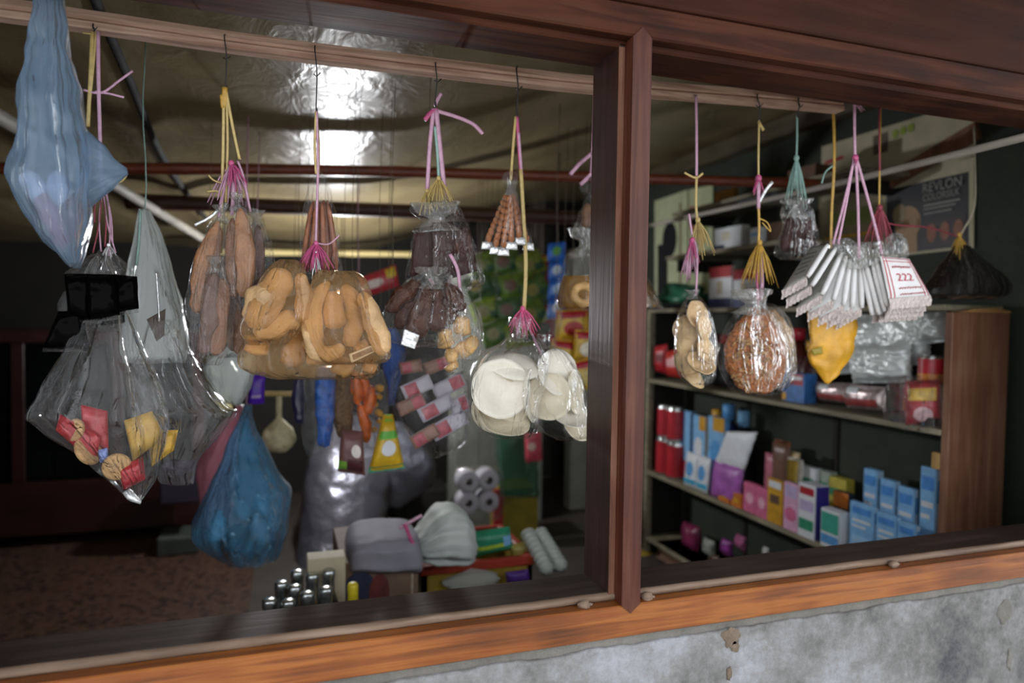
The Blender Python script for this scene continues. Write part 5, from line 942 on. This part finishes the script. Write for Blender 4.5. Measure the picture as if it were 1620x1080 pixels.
r = empty('pink_bag', at(335, 790, 3.0), 'faded pink bag half hidden behind the blue carrier bag', 'bag')
obj('bag_body', loft(3.0, [(640, 372, 384), (690, 335, 380), (735, 310, 375), (790, 318, 372), (830, 300, 370)], .2, 36, 26, .2, .6, .01, 252, .95, .9, 10), PINKF, r); hang(r, 378, 642, 3.0, PINK, 2)
r = empty('purple_packet', at(405, 640, 2.7), 'small bright purple packet hanging above the blue carrier bag', 'packet'); packet('x', [(396, 590), (420, 588), (418, 638), (392, 640)], 2.7, col('#5a22b8', .3, .2, 20), .03, [(.2, .7, .8, .8, LILAC, 'print_band')], root=r, seed=3); hang(r, 408, 590, 2.7, PINK, 1.6)
# garlic bunch
Y = 3.18; r = empty('garlic_bunch', at(440, 715, Y), 'pale garlic bunch in a net hanging from the short cane', 'garlic'); GAR = col('#cfc59a', .6, .25, 40, .5, bscale=60)
c = at(441, 688, Y); s = mpp(c); mb = MB(); mb.lathe([(.001, -s*27), (s*12, -s*26), (s*21, -s*18), (s*25, -s*4), (s*21, s*10), (s*11, s*21), (s*5, s*28), (s*4, s*34)], c, 24)
V = mb.v; mb.v = [tuple(np.array(p)+np.array(noise.noise_vector(Vector(p)*18))*.008) for p in V]; obj('garlic_body', mb, GAR, r)
for i in range(7):
    a = i*.9; p = c+np.array([math.cos(a)*s*17, math.sin(a)*s*17, -s*6+s*8*math.sin(i*2)]); mb = MB(); mb.ball(p, s*10, (1, 1, 1.1), .2, i, 10, 7); obj('garlic_head', mb, GAR, r)
rope(r, 'stalk', Y, [(441, 662), (441, 640), (441, 620)], GAR, 9, flat=1)
# silvery bags behind the dried slices
for k, (rows, m_, lb, t) in enumerate([([(545, 360, 390), (570, 330, 405), (600, 325, 402), (640, 345, 385)], MILKY, 'brightly lit whitish bag glowing behind the dried slices', .1), ([(560, 320, 350), (590, 318, 372), (640, 330, 372), (660, 340, 360)], col('#8d8258', .15, .3, 20, .9, .8, key='gold_foil', bscale=18), 'crumpled gold foil bag beside the clear bags', .08)]):
    r = empty('foil_bag', at((rows[-1][1]+rows[-1][2])/2, rows[-1][0], 2.4+.2*k), lb, 'bag'); obj('bag_body', loft(2.4+.2*k, rows, t, 32, 20, .25, .7, .012, 260+k, .95, .9, 14), m_, r); hang(r, rows[0][1]+14, rows[0][0]+2, 2.4+.2*k, STR)

# ---- long packs hanging behind the fried dough
Y = 2.3
def hangbag(name, rows, mat, y, label, t=.05, seed=0, cat='bag', top=None, sm=.005):
    r = empty(name, at((rows[-1][1]+rows[-1][2])/2, rows[-1][0], y), label, cat); obj('bag_body', loft(y, rows, t, 30, 24, .2, .5, sm, seed, .93, .9, 20), mat, r)
    if top: hang(r, (rows[0][1]+rows[0][2])/2, rows[0][0]+3, y, STR)
    return r
BLUEP = col('#1f57a8', .35, .35, 60, .5, bscale=60)
r = hangbag('blue_grain_bag', [(565, 500, 530), (600, 494, 535), (650, 494, 532), (700, 500, 526), (710, 506, 522)], CRISP, Y, 'narrow bag of bright blue beads hanging under the fried dough', .05, 271, top=430)
obj('blue_beads', loft(Y, [(580, 500, 530), (620, 498, 530), (660, 500, 528), (705, 504, 522)], .045, 28, 20, .06, .5, .005, 272, 1, .9, 60), BLUEP, r)
hangbag('clear_tube_bag', [(560, 478, 498), (620, 474, 500), (690, 478, 504), (718, 486, 512)], CRISP, Y+.04, 'narrow empty looking clear bag left of the blue beads', .04, 273, top=430)
hangbag('navy_bag', [(580, 466, 480), (630, 462, 482), (670, 466, 480)], col('#241f3f', .3, .3, 20), Y+.06, 'narrow dark navy pack at the left of the hanging row under the fried dough', .03, 274, top=430)
r = hangbag('brown_grain_bag', [(585, 535, 556), (620, 526, 560), (660, 526, 558), (692, 536, 552)], col('#6b5238', .6, .5, 90, .8, bscale=90), Y+.02, 'bag of speckled brown grain between blue beads and orange snacks', .05, 275, top=430)
r = hangbag('orange_snack_bag', [(575, 550, 580), (610, 545, 594), (660, 556, 596), (710, 572, 592)], CRISP, Y, 'clear bag of bright orange snack curls hanging under the fried dough', .06, 276, top=430)
ORS = col('#cc5f14', .4, .35, 40, .4, bscale=50)
for i, (a, b) in enumerate([((558, 585), (566, 640)), ((572, 590), (582, 650)), ((588, 610), (578, 655)), ((568, 640), (580, 700)), ((560, 600), (556, 625))]): chunk(r, 'snack_curl', Y, [a, ((a[0]+b[0])/2+4, (a[1]+b[1])/2), b], [6, 9, 7], ORS, 9, 9, .9, .3, i, 40, .01*math.sin(i*2))
r = hangbag('yellow_mix_bag', [(585, 590, 610), (620, 584, 616), (670, 588, 612), (700, 594, 606)], CRISP, Y+.05, 'clear bag with pale yellow flecks right of the orange snacks', .05, 277, top=430)
for i in range(6): chunk(r, 'yellow_fleck', Y+.05, [(594+8*math.sin(i*2), 610+i*13), (600+6*math.cos(i*2), 618+i*13)], [5, 6], YELB, 8, 6, .7, .4, i, 40)
r = hangbag('blue_clear_bag', [(520, 612, 628), (550, 604, 640), (585, 606, 640), (610, 614, 630), (640, 616, 628)], film('#7f9fd8', .45, .5, .12, 'blue_clear_film', .7, 30, '#5f7fc4'), 2.1, 'bluish clear bag behind the dried fruit', .06, 278, top=440)
# maroon pouch and yellow green pack
r, S = packet('maroon_pouch', [(540, 678), (574, 682), (578, 752), (534, 745)], 2.2, col('#6f4a48', .4, .35, 20), .05, [(.45, .3, .85, .6, col('#d8ccc6', .4), 'print_oval', 'oval'), (.02, .72, .35, .95, col('#6f9a3a', .4), 'print_band'), (.3, .65, .9, .95, col('#4a2326', .4), 'print_band')], 'dull maroon pouch with a white spot, hanging in the middle', 'pouch', seed=4); hang(r, 557, 684, 2.2, STR)
r, S = packet('corn_snack_pack', [(606, 655), (622, 655), (640, 740), (582, 748)], 2.25, col('#d2a82a', .35, .25, 25), .05, [(.05, .28, .95, .42, col('#5fae3a', .4), 'print_band'), (.25, .44, .8, .72, WB, 'print_oval', 'oval'), (.0, .9, 1, 1, GREENB, 'print_band'), (.2, 0, .8, .12, col('#8cc04a', .4), 'print_band')], 'tapered yellow and green snack pack hanging in the middle', 'packet', seed=5); hang(r, 614, 658, 2.25, STR)
# clear bag of red and white sachets
Y = 2.0; r = empty('sachet_bag', at(665, 722, Y), 'clear bag of red and white sachets hanging under the dried fruit', 'bag')
obj('bag_body', loft(Y, [(530, 660, 690), (555, 640, 715), (590, 622, 738), (630, 618, 748), (670, 632, 742), (700, 660, 735), (724, 680, 695)], .12, 44, 32, .2, .4, .006, 281, .9, .9, 16), CLEAR, r)
for i, (u, v, w_, h_, a) in enumerate([(660, 612, 50, 24, -24), (710, 610, 52, 24, -26), (690, 645, 58, 24, -28), (726, 640, 30, 26, -22), (710, 672, 62, 26, -30), (650, 640, 46, 22, -24), (672, 690, 46, 22, -30), (690, 578, 40, 20, -20), (650, 580, 36, 20, -10)]):
    ca, sa = math.cos(math.radians(a)), math.sin(math.radians(a)); q = [(u+x*ca-y*sa, v+x*sa+y*ca) for x, y in ((-w_/2, -h_/2), (w_/2, -h_/2), (w_/2, h_/2), (-w_/2, h_/2))]
    C = [at(*p, Y+[0, .02, -.02][i % 3]) for p in q]; mb, S = pillow(C, .014, 8, 8, .05, .001, i); sa_ = obj('sachet', mb, col('#b5afb9', .45, .1, 30) if i < 5 else col('#8c6a5c', .5, .3, 30), r); obj('print_band', patch(S, .55 if i % 2 else .1, .1, .95 if i % 2 else .5, .9, .0015), col('#a5505a', .4, .3, 60), sa_)
hang(r, 675, 533, Y, STR)

# ---- snack packs hanging in front of the pillar
G = 'green noodle packs'; Yp = 3.9; GN = col('#6c8a34', .35, .4, 40, .3, bscale=40)
packs = [(762, 420), (800, 415), (838, 418), (776, 455), (812, 452), (846, 458), (768, 492), (806, 490), (842, 496), (784, 528), (820, 530), (756, 452)]
for i, (u, v) in enumerate(packs):
    a = -18+9*math.sin(i*2.1); ca, sa = math.cos(math.radians(a)), math.sin(math.radians(a)); q = [(u+x*ca-y*sa, v+x*sa+y*ca) for x, y in ((-22, -19), (22, -19), (22, 19), (-22, 19))]
    r, S = packet('noodle_pack', q, Yp-.012*i, col(['#6c8a34', '#5a7a3a', '#86983c', '#4f6f44'][i % 4], .35, .4, 40, .3, bscale=40), .035, [(.15, .2, .6, .7, col(['#8a8a5a', '#6a4a34', '#9a9048'][i % 3], .4, .3, 30), 'print_oval', 'oval'), (.6, .55, .95, .85, col('#2f5a3a', .4, .3, 30), 'print_band')], ['top left', 'top middle', 'top right', 'second row left', 'second row middle', 'second row right', 'third row left', 'third row middle', 'third row right', 'bottom left', 'bottom right', 'far left'][i]+' green noodle pack of the hanging cluster before the pillar', 'packet', G, i+300); hang(r, u, v-14, Yp-.012*i+.02, STR)
REDP = [(852, 430, 'top'), (856, 475, 'middle'), (858, 520, 'bottom')]
for i, (u, v, w_) in enumerate(REDP):
    r, S = packet('red_snack_pack', [(u-22, v-26), (u+20, v-26), (u+20, v+18), (u-22, v+18)], Yp+.05+.08*i, col('#8a1a1f', .35, .3, 30), .04, [(0, 0, 1, .22, col('#c2b22a', .4), 'print_band'), (.2, .35, .8, .8, col('#3a4a3a', .4, .4, 40), 'print_oval', 'oval')], f'{w_} dark red snack pack with yellow heading beside the blue strip', 'packet', 'dark red snack packs', 320+i); hang(r, u, v-20, Yp+.06+.08*i, STR)
for i in range(4):
    v = 385+i*30; r, S = packet('blue_strip_packet', [(868, v), (896, v-3), (894, v+27), (866, v+29)], 3.5, col('#2f6fd0', .3, .3, 30), .02, [(.2, .2, .7, .7, col(['#5fae4a', '#cfe0f4', '#9fc4ee', '#dfe8f4'][i], .4), 'print_oval', 'oval')], ['top', 'second', 'third', 'lowest'][i]+' bright blue sachet of the vertical strip left of the oil bag', 'sachet', 'blue sachet strip', 330+i); hang(r, 881, v+4, 3.512, STR)
hangbag('clear_bag', [(480, 870, 888), (505, 860, 890), (535, 850, 882), (555, 848, 875)], CRISP, 2.4, 'crumpled clear bag between the blue strip and white crackers', .05, 283, top=420)
for i, (q, lb) in enumerate([([(880, 490), (930, 486), (935, 535), (878, 540)], 'upper red and yellow noodle pack behind the middle post'), ([(872, 535), (912, 538), (905, 590), (868, 575)], 'yellow noodle pack with a bowl print above the white crackers'), ([(908, 520), (950, 522), (948, 570), (906, 572)], 'red topped yellow noodle pack touching the middle post'), ([(895, 575), (945, 560), (950, 620), (900, 612)], 'lowest red and yellow noodle pack behind the middle post')]):
    r, S = packet('yellow_noodle_pack', q, 2.9-.03*i, col('#c7a02e', .35, .3, 30), .035, [(0, .0, 1, .3, REDB, 'print_band'), (.2, .4, .75, .85, col(['#a8281e', '#5a7a2e', '#e0d8c4', '#c8b060'][i], .4, .3, 40), 'print_oval', 'oval')], lb, 'packet', 'red and yellow noodle packs', 340+i); hang(r, (q[0][0]+q[1][0])/2, q[0][1]+6, 2.92-.03*i, STR)
r, S = packet('red_white_pack', [(562, 442), (626, 418), (632, 452), (580, 470)], 3.4, col('#c23a44', .35, .3, 30), .04, [(.05, .3, .6, .7, col('#e8d6cc', .4), 'print_oval', 'oval'), (.7, .05, .95, .5, col('#e0c43a', .4), 'print_band')], 'red, white and yellow pack seen right of the fried dough top', 'packet', seed=6)
hang(r, 566, 446, 3.41, PINK, 2); hang(r, 619, 428, 3.41, STR, 2)

# ---- on the floor and counter behind the sill
# big plastic wrapped bundle
m_, nt_, b_, o_ = newmat('shiny_plastic_wrap'); b_.inputs['Base Color'].default_value = lin('#74747f'); b_.inputs['Metallic'].default_value = .65; b_.inputs['Roughness'].default_value = .3; b_.inputs['Specular IOR Level'].default_value = 1
n_ = nd(nt_, 'ShaderNodeTexNoise'); n_.inputs['Scale'].default_value = 13; n_.inputs['Detail'].default_value = 4; nt_.links.new(coords(nt_), n_.inputs[0]); bump(nt_, n_.outputs[0], b_, .35, .04)
r = empty('wrapped_bundle', (float(at(535, 900, 4.3)[0]), 4.4, 0), 'tall bundle in crinkled shiny grey plastic, mirroring the lamp', 'bundle')
obj('plastic_wrap', loft(4.25, [(655, 530, 575), (690, 500, 625), (740, 485, 622), (800, 476, 612), (860, 470, 604), (900, 468, 602)], .5, 48, 40, .1, .3, .014, 296, 1, .9, 7, 0, .75), m_, r)
obj('loose_fold', loft(4.6, [(668, 612, 640), (700, 606, 668), (750, 600, 690), (800, 596, 640)], .14, 32, 20, .2, .5, .014, 297, 1, .9, 8), m_, r)
# cardboard carton with a white sack on it, near
CARD = col('#6a5444', .75, .15, 20, .15); Yc = 2.35
def zat(u, v, y): return float(at(u, v, y)[2])
cL, cR = at(540, 900, Yc)[0], at(662, 900, Yc)[0]; zt = zat(600, 886, Yc)
r = empty('cardboard_box', ((cL+cR)/2, Yc+.2, 0), 'brown cardboard box with a dark blue and red print behind the sill', 'box'); mb = MB(); mb.box((cL, Yc, 0), (cR, Yc+.42, zt), bev=.004); obj('body', mb, CARD, r, False)
S = plane_S((cL, Yc, zt), (cR, Yc, zt), (cR, Yc, zt-.3), (cL, Yc, zt-.3)); obj('print_patch', patch(S, .02, .1, .45, .6, .002, shape='oval'), col('#262a44', .6, .3, 30), r); obj('print_patch', patch(S, .35, .15, .62, .6, .003, shape='oval'), col('#5e2724', .6, .3, 30), r)
mb = MB(); mb.box((cR-.025, Yc-.0015, 0), (cR-.018, Yc, zt)); obj('tape', mb, col('#a0917c', .5), r, False)
# white sack tied with pink string lying on the box
r = empty('white_sack', (float((at(640, 880, Yc+.1))[0]), Yc+.15, zt), 'white plastic sack tied with pink string lying on the cardboard box', 'sack')
SACK = col('#b4bbb6', .7, .08, 6, .25, bscale=12); SHEET = col('#85828c', .75, .1, 6, .25, bscale=12)
obj('sack_body', loft(Yc+.12, [(548, 868, 550, 888), (556, 842, 553, 889), (585, 833, 582, 890), (620, 830, 620, 890), (648, 832, 650, 888), (656, 842, 656, 884)], .34, 44, 30, .06, 1, .010, 291, 1, .55, 9), SHEET, r)
obj('sack_mouth', loft(Yc+.10, [(652, 846, 654, 880), (664, 836, 662, 882), (684, 812, 676, 886), (704, 799, 700, 887), (728, 804, 730, 886), (746, 834, 744, 880)], .28, 56, 30, .35, 1, .014, 292, 1, .8, 10), SACK, r)
rope(r, 'tie_string', Yc-.03, [(640, 828), (648, 848), (656, 868), (660, 890)], HOT, 6); rope(r, 'tie_string', Yc-.02, [(632, 836), (650, 825), (668, 815)], PINK, 6)
mb = MB(); a = at(486, 880, Yc-.15); b = at(552, 880, Yc-.15); z1 = zat(520, 882, Yc-.15); mb.box((a[0], Yc-.15, 0), (b[0]-.01, Yc-.08, z1), bev=.003); r = obj('cream_box', mb, col('#b7ab90', .7, .1, 15), None, False, 'cream coloured carton left of the cardboard box', 'box')
# dark glass bottles with silver caps
GB = col('#0c100d', .12, .3, 15, key='dark_glass'); BOT = {'body': [(.12, 0), (.125, .02), (.125, .55), (.1, .64), (.05, .78), (.045, .9)], 'cap': [(.105, .645), (.068, .75), (.064, .9), (.07, .91), (.07, .985), (.05, 1)]}
first = None
for i, (u, vt, y) in enumerate([(426, 918, 2.0), (445, 905, 2.12), (456, 922, 1.98), (470, 900, 2.2), (466, 912, 2.08), (486, 918, 2.02), (494, 905, 2.16), (516, 916, 2.04), (520, 906, 2.18)]):
    nm_ = ['leftmost', 'second from left, set back', 'third from left, in front', 'tallest looking, at the rear', 'middle', 'front one right of the middle', 'rear one right of the middle', 'front right', 'rear right'][i]
    p = at(u, vt, y); lb = f'dark glass bottle with silver cap behind the sill, {nm_}'
    bottle('glass_bottle', u, vt+60, vt-6, 0, float(p[2])-.27, {k: v for k, v in BOT.items()}, (GB, SILVER), lb, 'bottle', 'dark bottles with silver caps', 14, y)
zb = 0
for y0, y1 in ((1.94, 2.26),):
    a, b = at(405, 950, 2.1)[0]-.03, at(530, 950, 2.1)[0]+.03; zl = min(o.location.z for o in bpy.data.objects if o.name.startswith('glass_bottle'))
    mb = MB(); mb.box((a, y0, 0), (b, y1, zl-.001), bev=.003); obj('bottle_crate', mb, BLK, None, False, 'dark crate that the silver capped bottles stand on', 'crate')
for o in [o for o in bpy.data.objects if o.name.startswith('glass_bottle')]: o.location.z = zl
bottle('yellow_tube', 558, 980, 922, 0, zl, {'body': [(.07, 0), (.075, .03), (.075, .6), (.06, .7)], 'cap': [(.065, .7), (.065, .97), (.05, 1)]}, (YELB, col('#d8c22a', .4)), 'small yellow tube standing before the printed cardboard box', 'tube', None, 14, 2.1)
mb = MB(); p = at(558, 950, 2.1); mb.box((p[0]-.05, 2.04, 0), (p[0]+.08, 2.16, zl-.001), bev=.003); obj('low_box', mb, BLK, None, False, 'low dark box under the yellow tube', 'box')
# red rimmed yellow crate
Yk = 2.55; kL, kR = at(668, 900, Yk)[0], at(842, 900, Yk)[0]; zk = zat(750, 890, Yk)
r = empty('plastic_crate', ((kL+kR)/2, Yk+.2, 0), 'yellow plastic crate with an orange-red rim behind the sill', 'crate')
for q in (((kL, Yk, 0), (kR, Yk+.02, zk)), ((kL, Yk+.4, 0), (kR, Yk+.42, zk)), ((kL, Yk, 0), (kL+.02, Yk+.42, zk)), ((kR-.02, Yk, 0), (kR, Yk+.42, zk)), ((kL, Yk, 0), (kR, Yk+.42, .02))): mb = MB(); mb.box(*q); obj('crate_wall', mb, col('#8a7224', .5, .25, 15), r, False)
for q in (((kL-.01, Yk-.012, zk-.03), (kR+.01, Yk+.022, zk+.008)), ((kL-.01, Yk+.4, zk-.03), (kR+.01, Yk+.43, zk+.008)), ((kL-.012, Yk, zk-.03), (kL+.022, Yk+.42, zk+.008)), ((kR-.022, Yk, zk-.03), (kR+.012, Yk+.42, zk+.008))): mb = MB(); mb.box(*q, bev=.006); obj('crate_rim', mb, col('#9a3420', .45, .2, 15), r, False)
mb = MB(); mb.ball((at(742, 912, Yk)[0], Yk-.02, zat(742, 915, Yk)), .06, (1.9, .5, .6), .4, 5, 18, 10, 40); obj('crate_label', mb, MILKY, r)
packet('green_box_top', [(742, 842), (806, 832), (812, 868), (748, 882)], 2.62, GREENB, .06, [(.0, .55, .9, .7, col('#a9c23a', .4), 'print_band'), (.75, .3, .95, .7, LB, 'print_band')], 'green and yellow packet lying in the crate', 'packet', seed=7)
packet('green_box_top', [(672, 862), (742, 868), (742, 892), (672, 892)], 2.66, col('#2f6a3a', .4, .3, 20), .06, (), 'dark green packet lying at the left in the crate', 'packet', seed=8)
packet('yellow_sachet', [(806, 862), (838, 855), (842, 878), (810, 884)], 2.62, col('#9a8f4a', .4, .3, 20), .04, (), 'dull yellow sachet at the right end of the crate', 'packet', seed=9)
packet('purple_sachet', [(800, 905), (836, 900), (838, 918), (802, 922)], 2.50, col('#4a2a78', .4, .3, 20), .03, (), 'purple sachet in front of the crate', 'packet', seed=10)
# stacked white cups right of the crate
for k, (u0, v0, u1, v1, lb) in enumerate([(838, 850, 868, 905, 'left slanting stack of white plastic cups by the crate'), (858, 848, 890, 900, 'right slanting stack of white plastic cups by the crate')]):
    r = empty('cup_stack', at(u1, v1+10, 2.5), lb, 'cups', 'slanting stacks of cups'); A, B = at(u0, v0, 2.62), at(u1, v1, 2.45); d = (B-A)/7; ln = np.linalg.norm(d)
    for i in range(8): mb = MB(); mb.lathe([(.019, 0), (.024, ln*.55), (.031, ln*.6), (.031, ln*.85), (.024, ln*.95)], A+d*i, 16, -d); obj('cup', mb, col('#a9aea6', .5, .1, 20), r)
# things before the pillar
r = empty('paper_roll_pack', at(757, 815, 3.6), 'clear wrapped pack of four white toilet rolls before the pillar', 'pack')
for i, (u, v) in enumerate([(742, 762), (774, 760), (742, 796), (774, 794)]):
    c = at(u, v, 3.6); s = mpp(c); mb = MB(); mb.lathe([(s*6, .0), (s*16, 0), (s*17, .004), (s*17, .1), (s*6, .1)], c, 20, (0, 1, 0), cap=False); tr_ = obj('toilet_roll', mb, col('#a9a7ae', .8, .06, 30), r); mb = MB(); mb.lathe([(s*6, .001), (s*6, .1)], c, 14, (0, 1, 0), cap=False); obj('roll_core', mb, col('#5a544e', .8), tr_)
hang(r, 757, 745, 3.64, STR); obj('wrap', loft(3.64, [(738, 728, 788), (745, 722, 794), (780, 720, 796), (812, 724, 792), (820, 735, 785)], .14, 32, 16, .08, .5, .004, 293, 1, .5), CLEAR, r)
r = empty('hanging_green_bag', at(815, 780, 4.2), 'greenish clear bag hanging on the pillar', 'bag'); obj('bag_body', loft(4.2, [(650, 800, 830), (690, 786, 848), (740, 788, 850), (785, 792, 852)], .15, 32, 22, .2, .5, .01, 294, .95), film('#7fb59a', .5, .5, .2, 'green_film', .6, 15, '#4f7f68'), r); hang(r, 815, 653, 4.2, STR)
r, S = packet('pink_packet', [(830, 686), (856, 684), (858, 728), (832, 732)], 4.0, col('#c24a5a', .4, .3, 30), .03, [(.1, .3, .6, .6, col('#d9b8a8', .4), 'print_oval', 'oval')], 'small pink packet hanging under the white crackers', 'packet', seed=11); hang(r, 843, 690, 4.01, STR)
a, b = at(792, 850, 4.3)[0], at(850, 850, 4.3)[0]; z0, z1 = 0, zat(820, 772, 4.3); mb = MB(); mb.box((a, 4.3, 0), (b, 4.55, z1), bev=.004); r = obj('tall_carton', mb, col('#8a7a1e', .6, .25, 12), None, False, 'tall mustard carton with red edge standing by the pillar', 'box'); mb = MB(); mb.box((a-.05, 4.296, 0), (a+.015, 4.32, z1), bev=.002); obj('red_edge', mb, REDB, r, False)
mb = MB(); c = at(655, 768, 5.2); mb.lathe([(.01, 0), (.06, .002), (.13, .022), (.132, .026), (.06, .008)], c, 24); r = obj('dish', mb, col('#8d8a78', .5, .1, 20), None, True, 'shallow pale dish on a dim stand in the middle', 'dish')
mb = MB(); mb.box((c[0]-.2, 5.02, 0), (c[0]+.25, 5.4, float(c[2])-.001), bev=.004); obj('dim_cabinet', mb, W_DARK, None, False, 'low dark cabinet under the pale dish', 'cabinet')

# ---- red-brown glass cabinet far left
CABW = wood('red_cabinet_wood', [(.3, '#1c0a07'), (.5, '#2c100b'), (.7, '#381711')], (3, 30, 30), .4, .2, .4, .2); Y = 5.0; x0, x1 = at(-160, 650, Y)[0], at(322, 650, Y)[0]
r = empty('glass_cabinet', ((x0+x1)/2, Y+.2, 0), 'dim red-brown glass fronted cabinet against the back wall at left', 'cabinet')
def cb(name, a, b, m_=CABW, p=r): mb = MB(); mb.box(a, b, bev=.004); return obj(name, mb, m_, p, False)
cb('top_board', (x0, Y-.02, 1.30), (x1, Y+.45, 1.38)); cb('base', (x0, Y, .08), (x1, Y+.43, .42)); cb('back_panel', (x0, Y+.41, .4), (x1, Y+.43, 1.3), W_DARK)
for x in (x0, x0+(x1-x0)*.34, x0+(x1-x0)*.67, x1-.07): cb('stile', (x, Y, .42), (x+.07, Y+.03, 1.3))
for i in range(3):
    a = x0+(x1-x0)*(.0, .34, .67)[i]+.07; b = (x0+(x1-x0)*(.34, .67, 1)[i]) - (.07 if i == 2 else 0); mb = MB(); mb.box((a, Y+.012, .42), (b, Y+.016, 1.3)); obj('glass_pane', mb, film('#7a8488', .12, .5, .05, 'cabinet_glass', .05, 3, '#2f3638'), r, False)
    mb = MB(); mb.box((a, Y+.05, .8), (b, Y+.4, .815)); obj('inner_shelf', mb, CABW, r, False)
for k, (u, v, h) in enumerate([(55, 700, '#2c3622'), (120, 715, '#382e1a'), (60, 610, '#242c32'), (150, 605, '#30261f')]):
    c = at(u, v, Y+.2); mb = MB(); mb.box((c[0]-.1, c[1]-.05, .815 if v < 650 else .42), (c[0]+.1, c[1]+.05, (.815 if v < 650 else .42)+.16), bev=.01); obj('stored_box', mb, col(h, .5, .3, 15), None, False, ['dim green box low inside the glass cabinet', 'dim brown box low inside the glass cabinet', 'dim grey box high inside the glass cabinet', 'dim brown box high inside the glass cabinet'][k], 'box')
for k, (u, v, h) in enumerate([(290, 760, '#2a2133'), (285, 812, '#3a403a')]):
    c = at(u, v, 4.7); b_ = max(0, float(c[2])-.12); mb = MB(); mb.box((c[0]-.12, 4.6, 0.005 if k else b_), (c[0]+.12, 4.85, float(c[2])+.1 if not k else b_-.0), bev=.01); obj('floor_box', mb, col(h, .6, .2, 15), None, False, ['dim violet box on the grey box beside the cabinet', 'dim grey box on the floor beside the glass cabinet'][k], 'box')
